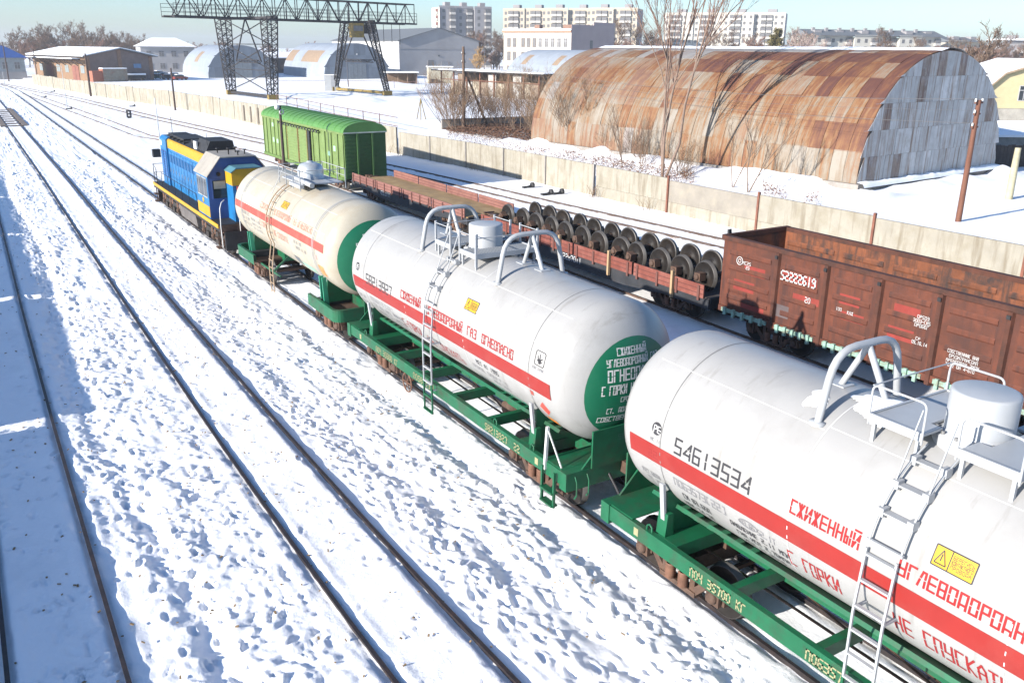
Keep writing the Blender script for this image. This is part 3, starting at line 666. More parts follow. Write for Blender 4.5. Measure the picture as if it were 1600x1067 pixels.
        for y in (-1.3, 1.1): pipe('handrail', [(-.85, y, 5.1), (.85, y, 5.1)], .014, grey, t, 5)
        la = MB(); R = RT+.09; rust = M('ladder_rusty', (.30, .22, .15), .7, var=.2)
        for y in (.62, .22): la.tube([(-1.62, y, .35), (-1.64, y, 1.4)]+[(-R*math.cos(R_(a)), y, ZC+R*math.sin(R_(a))) for a in range(-24, 70, 8)], .022, 6)
        l_ = la.build('side_ladder', rust, t)
        for k2 in range(14):
            if k2 < 5: x, z = -1.63, .45+k2*.3
            else: a = R_(-18+(k2-5)*10); x, z = -R*math.cos(a), ZC+R*math.sin(a)
            MB().box(x-.015, x+.015, .22, .62, z-.013, z+.013).build('rung', rust, l_)
        pipe('grab_line', [(-1.25, .95, 4.0), (-.8, .7, 5.0)], .012, grey, t, 5)
    # --- lettering
    S = lambda *a, **k: side_text(t, *a, **k)
    L = lambda y: y-yc
    if style == 3:
        S(number, L(9.72), L(8.05), 1.0, .25, .036, black)
        S('СЖИЖЕННЫЙ', L(7.28), L(6.12), 4.0, .19, .030, redink); S('УГЛЕВОДОРОДНЫЙ', L(5.52), L(3.65), 3.2, .19, .030, redink); S('ГАЗ ОГНЕОПАСНО', L(3.4), L(1.5), 3.2, .19, .030, redink)
        S('С ГОРКИ', L(7.32), L(6.42), -33, .30, .030, redink); S('НЕ СПУСКАТЬ', L(5.55), L(4.0), -33, .32, .031, redink)
        S('22', L(10.37), L(10.15), -11, .13, .02, M('dark_red_ink', (.22, .02, .02), .6))
        S('П063573[22]', L(9.78), L(8.58), -24, .16, .022, greyink)
        S('Р27.60ТН', L(10.68), L(10.22), -30, .11, .014, greyink); S('ТЕ 22', L(10.62), L(10.28), -37, .11, .014, greyink); S('ТЕ 25', L(10.62), L(10.28), -44, .11, .014, greyink)
        S('СМ 83.65П', L(9.66), L(9.02), -34, .13, .018, black); S('НАЛ 74 ЭЛ', L(9.74), L(9.06), -43, .13, .018, black)
        S('52.1Т', L(7.92), L(7.55), -24, .11, .016, greyink); S('ДАВЛЕНИЕ 2.11 МПА', L(8.52), L(7.32), -30, .10, .015, black)
        S('ГИД.ИСП 2.76МПА', L(8.45), L(7.38), -37, .10, .015, black); S('ИСП 11.2010', L(8.38), L(7.55), -44, .10, .015, black)
        S('МС 11', L(10.33), L(10.09), 0.8, .05, .010, greyink, stencil=False)
        ys_, yl, lw = (L(5.16), L(4.63), 15.8), L(10.21), .115
        txt = ('ПОЧ 35700 КГ', L(9.15), L(7.9)), ('П063573 [22]', L(6.7), L(5.4))
        # capacity oval
        ov = MB(); ov.tube([(-(RT+.006)*math.cos(R_(-21)+.075*math.sin(q)/RT), L(8.1)+.19*math.cos(q), ZC+(RT+.006)*math.sin(R_(-21)+.075*math.sin(q)/RT)) for q in [2*math.pi*k/20 for k in range(21)]], .008, 4)
        ov.build('capacity_mark', greyink, t); S('83.65', L(8.25), L(7.97), -23, .09, .013, greyink)
    elif style == 2:
        S(number, L(22.88), L(21.10), -3.0, .26, .036, black)
        S('СЖИЖЕННЫЙ', L(20.52), L(19.33), 2.0, .2, .030, redink); S('УГЛЕВОДОРОДНЫЙ', L(18.98), L(17.10), 0.8, .2, .030, redink); S('ГАЗ', L(16.86), L(16.44), 2.0, .2, .030, redink)
        S('ОГНЕОПАСНО', L(16.18), L(14.84), 2.0, .2, .030, redink); S('С-ГОРКИ', L(20.75), L(19.65), -33, .28, .028, redink); S('НЕ СПУСКАТЬ', L(19.3), L(17.45), -37, .28, .028, redink)
        S('П058213 [22]', L(22.85), L(21.3), -23, .13, .016, greyink)
        for k, (s_, w_) in enumerate((('СМ 83.8М3', 1.2), ('НАЛИВ 74 ЭЛ', 1.3), ('ТАРА 35.6Т', 1.2))): S(s_, L(22.8-.1*k), L(22.8-.1*k-w_), -31-8*k, .13, .018, greyink)
        for k, s_ in enumerate(('ДАВЛЕНИЕ 2.0 МПА', 'ГИД.ИСП 3.0 МПА', 'ИСП 04.2011 Г')): S(s_, L(21.4), L(20.75), -28-7*k, .1, .018, greyink)
        S('ИЖТ 22', L(23.75), L(23.3), -26, .10, .016, greyink); S('ТЕ 25', L(23.75), L(23.3), -34, .10, .016, greyink)
        S('МЕТ А1 1995', L(16.6), L(15.6), -22.5, .11, .016, black); S('ПРОИЗВ. СИЗЕЛ Р.10', L(16.9), L(15.35), -30, .10, .014, greyink); S('ЗАВ.Н 12015', L(16.1), L(15.35), -36, .10, .014, greyink)
        ys_, yl, lw = (L(17.2), L(16.66), 22.2), L(23.54), .12
        txt = ('ПОЧ 35600 КГ', L(22.4), L(20.9)), ('58213927  22', L(16.05), L(14.55)), ('П058213', L(19.9), L(18.9))
        gb = M('sign_green', (.02, .26, .16), .5); side_patch(t, 'green_notice', gb, L(16.5), L(15.0), -60, -44); side_patch(t, 'grey_notice', dgrey, L(17.0), L(16.55), -56, -42)
        for k in range(5): side_patch(t, 'notice_line', whiteink, L(16.4), L(15.15+.1*(k % 2)), -58.5+k*2.9, -57.7+k*2.9, RT+.009, 2)
        # framed bird emblem
        fr = MB(); R = RT+.007
        def sp_(u, v): a = R_(8.5)+v/R; return (-R*math.cos(a), L(14.03)-u, ZC+R*math.sin(a))
        fr.tube([sp_(u, v) for u, v in ((.03, 0), (.31, 0), (.34, .03), (.34, .27), (.31, .30), (.03, .30), (0, .27), (0, .03), (.03, 0))], .008, 4)
        for pl in (((.17, .05), (.12, .12), (.08, .20)), ((.17, .05), (.17, .15), (.15, .24)), ((.17, .05), (.22, .14), (.28, .17)), ((.17, .05), (.25, .09)), ((.1, .1), (.17, .14))):
            fr.tube([sp_(*q) for q in pl], [.016, .012, .006][:len(pl)], 4)
        fr.build('emblem', black, t); S('АЗОТ СЕРВИС', L(14.08), L(13.66), 5.0, .05, .008, greyink, stencil=False)
        side_patch(t, 'red_triangle', redf, L(14.25), L(14.12), -20, -16)
    if style in (2, 3):
        # certification emblem: dark disc with a pale mark
        R = RT+.006
        def at(u, v, e=0): a = R_(9.6)+v/R; return (-(R+e)*math.cos(a), yl-u, ZC+(R+e)*math.sin(a))
        lg = MB(); K = 24
        pts = [at(lw*math.cos(2*math.pi*k/K), lw*math.sin(2*math.pi*k/K)) for k in range(K)]; lg.add(pts, [tuple(range(K))], 0)
        lg.build('emblem', black, t)
        lm = MB()
        for pl in (((-.06, -.08), (-.06, .05), (.0, .05), (.0, -.01), (-.06, -.01)), ((.09, .05), (.03, .05), (.03, -.06), (.09, -.06)), ((.05, -.01), (.115, -.01))):
            for a, b in zip(pl, pl[1:]): lm.bar(at(*a, .003), at(*b, .003), .016, .003, up=(-1, 0, 0))
        lm.build('emblem_mark', whiteink, t)
        for k, (w0, z0, h0) in enumerate(txt and [(0, .93, .15)]*len(txt)):
            mb = MB(); s_, ya, yb = txt[k]
            for q in strokes(s_, ya-yb, h0, .026, True): mb.add([(-1.536, ya-u, z0+v) for u, v in q], [(0, 1, 2, 3)])
            mb.build('sill_lettering', yelink, t)
        for y in (4.9, -4.8, .1): MB().box(-1.536, -1.52, y-.06, y+.06, .95, 1.1).build('sill_mark', yelink, t)
        # near head lettering
        for s_, x0, x1, z0, h0, sw in (('СЖИЖЕННЫЙ', -.40, .32, 3.54, .14, .020), ('УГЛЕВОДОРОДНЫЙ ГАЗ', -.64, .64, 3.33, .14, .018), ('ОГНЕОПАСНО', -.62, .66, 3.02, .23, .032),
                  ('С ГОРКИ НЕ СПУСКАТЬ', -.74, .80, 2.74, .19, .025), ('СРОЧНЫЙ ВОЗВРАТ', -.30, .72, 2.55, .10, .015), ('СТ. ДОЛИНА ЛЬВОВСКОЙ', -.58, .76, 2.31, .11, .016), ('СОБСТВЕННИК ПАО', -.74, .5, 2.11, .11, .018)):
            head_text(t, s_, x0, x1, z0, h0, sw, whiteink)
        mb = MB()
        for q in strokes('58.213', .6, .1, .014): mb.add([(-.3+u, -5.974, 1.72+v) for u, v in q], [(0, 1, 2, 3)])
        mb.build('lettering', M('dull_green_ink', (.05, .13, .09), .6), t)
        orange = M('placard_orange', (.70, .22, .02), .5)
        side_patch(t, 'placard', orange, -4.62, -4.98, -48, -41); 
        dpl = MB(); R = RT+.006; yq = -4.83
        def dq(u, v): a = R_(-29)+v/R; return (-R*math.cos(a), yq-u, ZC+R*math.sin(a))
        dpl.add([dq(0, .19), dq(.19, 0), dq(0, -.19), dq(-.19, 0)], [(3, 2, 1, 0)]); dpl.build('hazard_diamond', M('diamond_red', (.55, .06, .04), .5), t)
    if style == 1:
        S(number, L(35.85), L(34.28), 14, .27, .036, greyink)
        side_patch(t, 'number_panel', M('panel_white', (.72, .74, .77), .5), L(35.95), L(34.2), 13, 26.5, RT+.003)
        S('СЖИЖ', L(33.5), L(32.6), 18, .2, .03, redinkf); S('УГЛЕВОДОРОДНЫЙ', L(31.8), L(29.9), 17.5, .2, .03, redinkf); S('ГАЗ ОГНЕОПАСНО', L(29.7), L(27.65), 17.5, .2, .03, redinkf)
        S('С ГОРКИ', L(33.5), L(32.5), -8, .2, .028, redinkf); S('НЕ СПУСКАТЬ', L(31.7), L(30.1), -11, .2, .028, redinkf)
        for k, s_ in enumerate(('П017849 [22]', 'СМ 73.9М3', 'НАЛ 62 ЭЛ')): S(s_, L(35.9), L(34.9), -4-8*k, .13, .018, greyink)
        for k, s_ in enumerate(('ДАВЛЕНИЕ 2.0 МПА', 'ГИД.ИСП 3.0 МПА', 'ИСП 04.2009')): S(s_, L(34.7), L(33.5), -8-7*k, .1, .016, greyink)
        S('МЕТ А1 1985', L(29.4), L(28.6), -5, .1, .016, greyink); S('ЗАВОД 01.28', L(29.3), L(28.2), -12, .1, .016, greyink)
        ys_ = (L(31.3), L(30.65), 31)
        for s_, x0, x1, z0, h0, sw in (('СЖИЖЕННЫЙ', -.42, .42, 3.48, .15, .022), ('УГЛЕВОДОРОДНЫЙ ГАЗ', -.66, .66, 3.22, .15, .02), ('ОГНЕОПАСНО', -.6, .68, 2.88, .24, .032), ('С ГОРКИ НЕ СПУСКАТЬ', -.74, .8, 2.55, .2, .026)):
            head_text(t, s_, x0, x1, z0, h0, sw, whiteink)
        side_patch(t, 'rust_stain_panel', M('stain_orange', (.48, .22, .08), .7, var=.3, vs=3), -4.5, -5.0, -32, -17)
        side_patch(t, 'hazard_diamond', M('diamond_faded', (.5, .22, .2), .6), -4.42, -4.62, -11, -5); side_patch(t, 'grey_notice', dgrey, L(30.0), L(29.4), -40, -27)
        side_patch(t, 'green_notice', M('pale_green', (.25, .42, .33), .6), L(29.3), L(28.0), -42, -31)
    # yellow high-voltage sign
    ya, yb, a0 = ys_; sg = side_patch(t, 'warning_sign', yellow, ya, yb, a0, a0+9.5, RT+.008)
    bd = MB(); R = RT+.012
    def wq(u, v): a = R_(a0)+v/R; return (-R*math.cos(a), ya-u*(ya-yb), ZC+R*math.sin(a))
    H0 = R_(9.5)*R
    for a, b in (((0, 0), (1, 0)), ((1, 0), (1, H0)), ((1, H0), (0, H0)), ((0, H0), (0, 0)), ((.06, .04), (.34, .04)), ((.34, .04), (.2, .22)), ((.2, .22), (.06, .04)), ((.2, .17), (.19, .08)), ((.4, 0), (.4, H0))):
        bd.bar(wq(*a), wq(*b), .014, .003, up=(-1, 0, 0))
    for k, s_ in enumerate(('БЕРЕГИСЬ', 'КОНТАКТНОГО', 'ПРОВОДА')):
        for q in strokes(s_, .5, .045, .008, False): bd.add([wq(.45+u, .17-k*.062+v) for u, v in q], [(0, 1, 2, 3)])
    bd.build('sign_print', black, sg)
    return t
tank_wagon('white gas tank wagon with red stripe, lettered 54613534, snow patch on its top', 5.68, '54613534', 3)
tank_wagon('white gas tank wagon with red stripe and green end disc, lettered 58213927', 18.68, '58213927', 2)
tank_wagon('cream stained gas tank wagon with faded red stripe coupled behind the blue locomotive', 31.7, '17849292', 1)
# snow lying on the top of the first wagon
def snow_patch(y0, y1, a0, a1, seed, lab):
    mb = MB(); n, m_ = 44, 44; v = []; ok = {}; r = random.Random(seed)
    ph = [r.uniform(0, 6.28) for _ in range(6)]
    for j in range(m_+1):
        for i in range(n+1):
            s, u = i/n*2-1, j/m_*2-1; rad = math.hypot(s, u); an = math.atan2(u, s)
            lim = .72+.16*math.sin(2*an+ph[0])+.12*math.sin(3*an+ph[1])+.07*math.sin(7*an+ph[2])
            ok[i, j] = rad < lim; h = .004+.05*max(0, min(1, (lim-rad)*4))
            a = R_(a0+(a1-a0)*i/n); y = X_ = y0+(y1-y0)*j/m_; R = RT+h
            v.append((X3-R*math.cos(a), y, ZC+R*math.sin(a)))
    fs = [(j*(n+1)+i, j*(n+1)+i+1, (j+1)*(n+1)+i+1, (j+1)*(n+1)+i) for j in range(m_) for i in range(n) if ok[i, j] and ok[i+1, j] and ok[i, j+1] and ok[i+1, j+1]]
    mb.add(v, fs, 0, True); tag(mb.build('snow_patch', cleansnow), lab, 'snow', kind='stuff')
snow_patch(6.2, 7.75, 66, 100, 3, 'melting snow patch on top of white tank beside the grey hoop')
snow_patch(7.55, 8.1, 60, 78, 8, 'small sliver of snow on white tank at foot of hoop')

# ------------------------------------------------------------------ locomotive
def locomotive():
    Y0 = 48.0; t = thing('shunting_locomotive', 'blue and yellow diesel shunting locomotive with sooty black roof heading the tank wagons', 'locomotive', (X3, Y0, 0))
    P = lambda mb, n, m, p=t: mb.build(n, m, p)
    P(MB().box(-1.5, 1.5, -7.6, 7.75, 1.22, 1.50), 'underframe', sooty)
    P(MB().box(-1.52, 1.52, -7.62, 7.77, 1.50, 1.545), 'walkway', sooty)
    for s in (-1, 1): P(MB().box(s*1.53-.02, s*1.53+.02, -7.6, 7.76, 1.38, 1.56), 'edge_stripe', lyel)
    P(MB().box(-1.5, 1.5, -7.66, -7.60, 1.20, 1.52), 'end_beam', grime); P(MB().box(-1.5, 1.5, 7.77, 7.83, 1.20, 1.54), 'end_beam', sooty)
    # long hood
    hx = .88
    hood = MB(); hood.prism([(-hx, 1.54), (hx, 1.54), (hx, 3.72), (-hx, 3.72)], 'y', -3.6, 7.0); P(hood, 'hood', blue)
    P(MB().prism([(-hx-.015, 3.70), (hx+.015, 3.70), (hx+.015, 4.14), (hx-.1, 4.24), (-hx+.1, 4.24), (-hx-.015, 4.14)], 'y', -3.6, 5.6), 'hood_band', lyel)
    rf = MB(); rf.prism([(-hx+.02, 4.235), (hx-.02, 4.235), (.5, 4.36), (-.5, 4.36)], 'y', -3.55, 6.9); P(rf, 'hood_roof', sooty)
    rad = MB(); rad.prism([(-hx-.10, 1.54), (hx+.10, 1.54), (hx+.10, 4.15), (hx-.05, 4.30), (-hx+.05, 4.30), (-hx-.10, 4.15)], 'y', 5.6, 7.3); r_ = P(rad, 'radiator_section', blue)
    for y0, y1 in ((5.75, 6.35), (6.5, 7.15)):
        sh = MB(); sh.box(-hx-.125, -hx-.10, y0, y1, 2.0, 3.5)
        P(sh, 'shutter', dblue, r_)
        for k in range(10): P(MB().box(-hx-.14, -hx-.11, y0+.03, y1-.03, 2.08+k*.14, 2.15+k*.14), 'slat', blue, r_)
    P(MB().box(-hx-.115, -hx-.09, 6.75, 7.2, 3.75, 4.02), 'number_plate', whiteink, r_)
    for k, y in enumerate(np.arange(-3.45, 5.4, .74)):
        d = MB(); d.box(-hx-.03, -hx, y, y+.66, 1.75, 3.55); d_ = P(d, 'hood_door', blue)
        P(MB().box(-hx-.05, -hx-.03, y+.08, y+.58, 2.95, 3.4), 'louvre', M('loco_blue_louvre', (.008, .07, .19), .5, var=.2), d_)
        P(MB().box(-hx-.055, -hx-.03, y+.52, y+.56, 2.4, 2.6), 'handle', grey, d_)
    # soot-black roof gear
    for a in ((-.5, .5, 5.8, 7.1, 4.28, 4.42), (-.62, .62, 2.4, 5.2, 4.34, 4.46), (-.45, .55, -1.9, 1.4, 4.34, 4.52)): P(MB().box(*a), 'roof_hatch', sooty)
    P(MB().prism([(-.75, 4.3), (.7, 4.3), (.6, 4.82), (-.5, 4.82)], 'y', -3.1, -.9), 'exhaust_housing', sooty)
    P(MB().box(-.80, -.72, -1.35, -.75, 4.28, 4.66), 'white_panel', whiteink)
    for k in range(5): P(MB().bar((-.8, 1.6+k*.9, 4.3), (.8, 1.6+k*.9, 4.3), .05, .16), 'roof_rib', sooty)
    # cab
    cab = MB(); cp_ = [(-1.46, 1.54), (1.46, 1.54), (1.46, 3.55), (.80, 4.34), (-.80, 4.34), (-1.46, 3.55)]
    cab.prism(cp_, 'y', -6.0, -3.6); c_ = P(cab, 'cab', blue)
    P(MB().prism([(x*1.003, z) for x, z in cp_[:6]], 'y', -6.02, -6.0), 'cab_rear_wall', dblue, c_)
    rfm = MB()
    for (x0, z0), (x1, z1) in (((-1.50, 3.50), (-.82, 4.36)), ((-.82, 4.36), (.82, 4.36)), ((.82, 4.36), (1.50, 3.50))):
        rfm.prism([(x0, z0), (x1, z1), (x1, z1+.05), (x0, z0+.05)], 'y', -6.15, -3.45)
    P(rfm, 'cab_roof', lroof)
    P(MB().box(-1.475, -1.455, -5.98, -3.62, 1.62, 2.12), 'yellow_band', lyel, c_)
    for y0, y1 in ((-5.75, -4.95), (-4.75, -3.95)):
        f = P(MB().box(-1.485, -1.45, y0-.04, y1+.04, 2.50, 3.42), 'window_frame', grey, c_); P(MB().box(-1.495, -1.48, y0, y1, 2.55, 3.38), 'window_pane', glass, c_)
        P(MB().box(-1.50, -1.485, (y0+y1)/2-.02, (y0+y1)/2+.02, 2.55, 3.38), 'window_bar', grey, c_)
    P(MB().lathe([(0, 0), (.14, 0), (.14, .02), (0, .02)], 'x', (-1.48, -4.85, 2.3), n=16), 'round_emblem', lyel, c_)
    for x0, x1 in ((-1.25, -.62), (.62, 1.25)):
        P(MB().box(x0-.05, x1+.05, -6.05, -6.01, 2.45, 3.38), 'window_frame', dblue, c_)
        P(MB().box(x0, x1, -6.07, -6.04, 2.5, 3.33), 'window_pane', glass, c_); P(MB().box(x0+.05, x1-.05, -6.08, -6.06, 2.95, 3.3), 'window_blind', M('blind_grey', (.25, .24, .2), .7), c_)
    P(MB().lathe([(0, -.05), (.09, -.05), (.09, .05)], 'y', (-.95, -6.07, 3.62), n=12), 'lamp', sooty, c_)
    # short rear hood with yellow top
    sh = MB(); sh.box(-.62, .95, -7.2, -6.02, 1.54, 3.2); s_ = P(sh, 'rear_hood', blue)
    P(MB().prism([(-.64, 3.2), (.97, 3.2), (.97, 3.80), (.72, 3.95), (-.42, 3.95), (-.64, 3.80)], 'y', -7.22, -6.02), 'rear_hood_top', lyel, s_)
    P(MB().prism([(-.68, 3.78), (-.42, 3.965), (.72, 3.965), (1.0, 3.78), (1.0, 3.82), (.73, 4.01), (-.43, 4.01), (-.68, 3.82)], 'y', -7.3, -6.02), 'rear_hood_roof', M('hood_roof_teal', (.06, .16, .20), .6), s_)
    pl = P(MB().box(-.45, .05, -7.25, -7.22, 2.9, 3.17), 'number_plate', M('plate_red', (.62, .10, .06), .5), s_)
    mb = MB()
    for q in strokes('4235', .40, .14, .02, False): mb.add([(-.40+u, -7.255, 2.96+v) for u, v in q], [(0, 1, 2, 3)])
    P(mb, 'plate_number', whiteink, pl)
    # roof fittings
    for x, y, h in ((-.5, -4.4, .2), (-.2, -5.3, .28), (.3, -4.6, .25), (.5, -5.5, .22), (.1, -5.8, .18)):
        P(MB().lathe([(.03, 4.38), (.03, 4.38+h), (.10, 4.39+h), (.09, 4.43+h), (0, 4.44+h)], 'z', (x, y, 0), n=10), 'roof_horn', sooty)
    P(MB().tube([(-.3, 6.9, 4.3), (-.3, 6.9, 5.3)], .015, 5), 'aerial', sooty); P(MB().tube([(-.6, -2.9, 4.3), (-.6, -2.9, 5.2)], .012, 5), 'aerial', sooty)
    # side handrail along the hood and end rails
    hr = MB(); hr.tube([(-1.45, y, 2.35) for y in (-3.3, 5.4)], .016, 5)
    for y in np.arange(-3.3, 5.5, 1.74): hr.bar((-1.45, y, 1.54), (-1.45, y, 2.35), .025)
    P(hr, 'handrail', sooty)
    er = MB()
    for x in (-1.45, -.6): er.bar((x, 7.7, 1.54), (x, 7.7, 2.6), .035)
    er.bar((-1.45, 6.9, 1.54), (-1.45, 6.9, 2.4), .035); er.tube([(-.6, 7.7, 2.6), (-1.45, 7.7, 2.6), (-1.45, 6.9, 2.4)], .016, 5); er.tube([(-.6, 7.7, 2.1), (-1.45, 7.7, 2.1), (-1.45, 6.9, 2.0)], .016, 5); P(er, 'end_handrail', sooty)
    for x in (-1.42, -.55): P(MB().tube([(x, -7.68, .5), (x-.02, -7.7, 1.5), (x, -7.72, 2.3), (x+.12, -7.6, 2.55), (x+.3, -7.4, 2.62)], .022, 6), 'end_handrail', whiteink)
    P(MB().box(-1.42, -1.0, 7.35, 7.75, 3.0, 3.45), 'marker_lamp', sooty)
    # running gear
    P(MB().prism([(-1.35, 1.22), (-1.25, .45), (-.9, .35), (.9, .35), (1.25, .45), (1.35, 1.22)], 'y', -2.0, 1.9), 'fuel_tank', M('fuel_tank_grey', (.10, .09, .085), .7, var=.3))
    for yb in (-4.9, 4.9):
        b = MB(); b.box(-1.05, 1.05, -2.5, 2.5, .62, .80)
        for s in (-1, 1): b.box(s*1.08-.06, s*1.08+.06, -2.6, 2.6, .52, .82)
        b_ = b.build('bogie', M('loco_gear', (.028, .024, .022), .8, var=.3), t, (0, yb, 0))
        for y in (-1.9, 0, 1.9):
            link('axle', AXLE, b_, (0, y, .525))
            for s in (-1, 1):
                wo = link('wheel', WHEEL, b_, (s*.80, y, .525), 0 if s < 0 else math.pi); wo.scale = (1, 1.1, 1.1)
                link('axle_box', AXBOX, b_, (s*1.06, y, .525), 0 if s < 0 else math.pi)
                for q in (-.3, .3): MB().lathe([(.08 if k % 2 else .06, .66+.3*k/9) for k in range(10)], 'z', n=10).build('spring', springm, b_, (s*1.12, y+q, 0))
        for y in (-.95, .95): MB().box(-1.25, -1.05, y-.25, y+.25, .3, .6).build('brake_cylinder', MATS['loco_gear'], b_)
    for ye in (-7.7, 7.8): P(MB().box(-1.3, 1.3, ye-.08, ye+.08, .35, 1.2), 'snow_guard', sooty)
    for s in (-1, 1):
        for y in (-7.3, 7.4): P(MB().box(s*1.5-.1, s*1.5+.1, y-.25, y+.25, .42, .48).box(s*1.5-.1, s*1.5+.1, y-.25, y+.25, .85, .91).bar((s*1.42, y-.25, .42), (s*1.42, y-.25, 1.4), .05).bar((s*1.42, y+.25, .42), (s*1.42, y+.25, 1.4), .05), 'cab_steps', grime)
    couplers(t, 7.6)
    P(MB().box(-.25, .35, -8.25, -7.75, .85, 1.5), 'red_tool_box', M('box_darkred', (.20, .03, .05), .7))
locomotive()

# ------------------------------------------------------------------ wagons of the next track
def boxcar():
    y0, y1 = 55.2, 73.4; yc = (y0+y1)/2; h = (y1-y0)/2; t = thing('covered_goods_wagon', 'bright green covered goods wagon with ribbed sides and curved roof', 'boxcar', (X4, yc, 0))
    MB().box(-1.46, 1.46, -h+.05, h-.05, .95, 3.95).build('body', boxg, t)
    end = MB().box(-1.465, 1.465, -h+.02, -h+.05, .95, 3.95).build('end_wall', M('boxcar_end_shaded', (.045, .115, .032), .7, var=.2, vs=1.2, dirt=(.03, .06, .02), dscale=1.2, damt=.7), t)  # wagon green made darker: shade of the end face put into its colour
    for k in range(11):
        z = 1.15+k*.25
        for xa, xb in ((-1.4, -.62), (-.5, .45), (.55, 1.4)): MB().prism([(z, -h+.02), (z+.05, -h-.02), (z+.13, -h-.02), (z+.18, -h+.02)], 'x', xa, xb) if False else MB().box(xa, xb, -h-.015, -h+.025, z+.04, z+.15).build('end_rib', MATS['boxcar_end_shaded'], end)
    for x in (-.56, .5): MB().box(x-.06, x+.06, -h-.10, -h+.03, .95, 3.9).build('end_post', MATS['boxcar_end_shaded'], t)
    # roof as an arch
    arc = [(-1.55*math.cos(math.pi*k/14), 3.97+.66*math.sin(math.pi*k/14)) for k in range(15)]
    rf = MB(); rf.prism([(-1.55, 3.93)]+arc+[(1.55, 3.93)], 'y', -h-.05, h+.05); rf_ = rf.build('roof', boxg2, t)
    for k in range(17):
        y = -h+.5+k*(2*h-1)/16; rb = MB(); v = []
        a2 = [(-1.56*math.cos(math.pi*i/14), 3.97+.70*math.sin(math.pi*i/14)) for i in range(15)]
        rb.add([(x, y-.03, z) for x, z in a2]+[(x, y+.03, z) for x, z in a2]+[(x*.99, y-.03, z-.06) for x, z in a2]+[(x*.99, y+.03, z-.06) for x, z in a2],
               [(i, i+1, i+16, i+15) for i in range(14)]+[(i, i+30, i+31, i+1) for i in range(14)]+[(i+15, i+16, i+46, i+45) for i in range(14)]); rb.build('roof_rib', M('boxcar_roof_rib', (.06, .20, .04), .6), rf_)
    MB().box(-1.52, 1.52, -h-.07, -h-.03, 3.90, 3.98).build('end_cornice', M('cornice_pale', (.42, .46, .40), .6), t)
    MB().box(-1.54, -1.44, -h, h, 3.80, 3.94).build('eave_rail', boxg, t)
    for s in (-1, 1): MB().box(s*1.5-.05, s*1.5+.05, -h, h, .80, 1.0).build('side_sill', M('boxcar_sill', (.08, .14, .03), .7), t)
    for k, y in enumerate((-8.9, -7.9, -6.7, -5.5, -4.2, -3.0, 3.1, 4.0, 5.0, 6.0, 7.0, 8.0, 8.9)):
        MB().box(-1.53, -1.46, y-.06, y+.06, .95, 3.85).build('side_post', boxg, t)
    for ya, yb in ((-2.0, -.05), (.05, 2.6)):
        d = MB().box(-1.56, -1.47, ya, yb, 1.05, 3.6).build('sliding_door', boxg, t)
        for k in range(12): MB().box(-1.575, -1.56, ya+.08, yb-.08, 1.15+k*.2, 1.24+k*.2).build('door_rib', boxg, d)
        for y in (ya+.06, yb-.06): MB().box(-1.585, -1.56, y-.035, y+.035, 1.05, 3.6).build('door_edge', boxr, d)
    MB().box(-1.60, -1.5, -2.6, -2.2, 1.05, 3.75).build('door_stop', sooty, t)
    MB().box(-1.62, -1.47, -4.6, 4.4, 3.62, 3.70).build('door_track', boxg, t)
    for k, y in enumerate(np.arange(-4.4, 4.4, .62)): MB().box(-1.66, -1.5, y, y+.22, 3.58, 3.76).build('door_roller', sooty, t)
    for ya, yb, za, zb in ((-7.4, -7.0, 2.6, 2.95), (-6.3, -5.9, 2.2, 2.5), (6.2, 6.6, 3.2, 3.5), (6.2, 6.6, 2.0, 2.35), (5.2, 5.6, 2.0, 2.3)):
        MB().box(-1.474, -1.466, ya, yb, za, zb).build('paint_patch', M('patch_pale_blue', (.28, .46, .36), .6), t)
    for s in (-1, 1): bogie(t, s*6.4)
    MB().box(-.3, .3, -h, h, .7, .95).build('centre_sill', grime, t); couplers(t, h)
boxcar()

def flat_wagon(label, y0, y1, mat, floor, stakes, number):
    yc = (y0+y1)/2; h = (y1-y0)/2; t = thing('flat_wagon', label, 'flat wagon', (X4, yc, 0))
    MB().box(-1.40, 1.40, -h, h, 1.02, 1.10).build('floor', floor, t)
    for s in (-1, 1):
        sb = MB(); sb.prism([(s*1.45, 1.06), (s*1.45, .72), (s*1.38, .72), (s*1.38, 1.06)], 'y', -h, h)
        sb.prism([(-h*.72, .72), (h*.72, .72), (h*.42, .52), (-h*.42, .52)], 'x', s*1.39, s*1.43); sb.build('side_sill', flatblk, t)
    MB().box(-.3, .3, -h, h, .6, 1.02).build('centre_sill', flatblk, t)
    n = 4
    for s in (-1, 1):
        for k in range(n):
            a = -h+.25+k*(2*h-.4)/n; b = a+(2*h-.4)/n-.12
            bd = MB().box(s*1.47-.025, s*1.47+.025, a, b, 1.06, 1.54).build('side_board', mat, t)
            for zz in (1.21, 1.38): MB().box(s*1.47-.034, s*1.47+.034, a+.02, b-.02, zz-.012, zz+.012).build('board_seam', M('board_seam', (.09, .03, .025), .8), bd)
            for q in (.06, .36, .64, .94):
                y = a+(b-a)*q; MB().box(s*1.50-.035, s*1.50+.035, y-.05, y+.05, .96, 1.5).build('hinge', M('hinge_dark', (.12, .05, .04), .8), bd)
    for s in (-1, 1): MB().box(-1.4, 1.4, s*h-.04, s*h+.04, .72, 1.12).build('end_beam', flatblk, t)
    for y in stakes: MB().box(-1.62, -1.51, y-yc-.05, y-yc+.05, .75, 1.75).build('stake', wood, t)
    mb = MB()
    for q in strokes(number, 1.5, .22, .03, False): mb.add([(-1.4535, (.95 if stakes else 3.2)-u, .76+v) for u, v in q], [(0, 1, 2, 3)])
    mb.build('lettering', M('dim_white_ink', (.55, .56, .57), .7), t)
    for s in (-1, 1): bogie(t, s*(h-2.3))
    couplers(t, h); return t
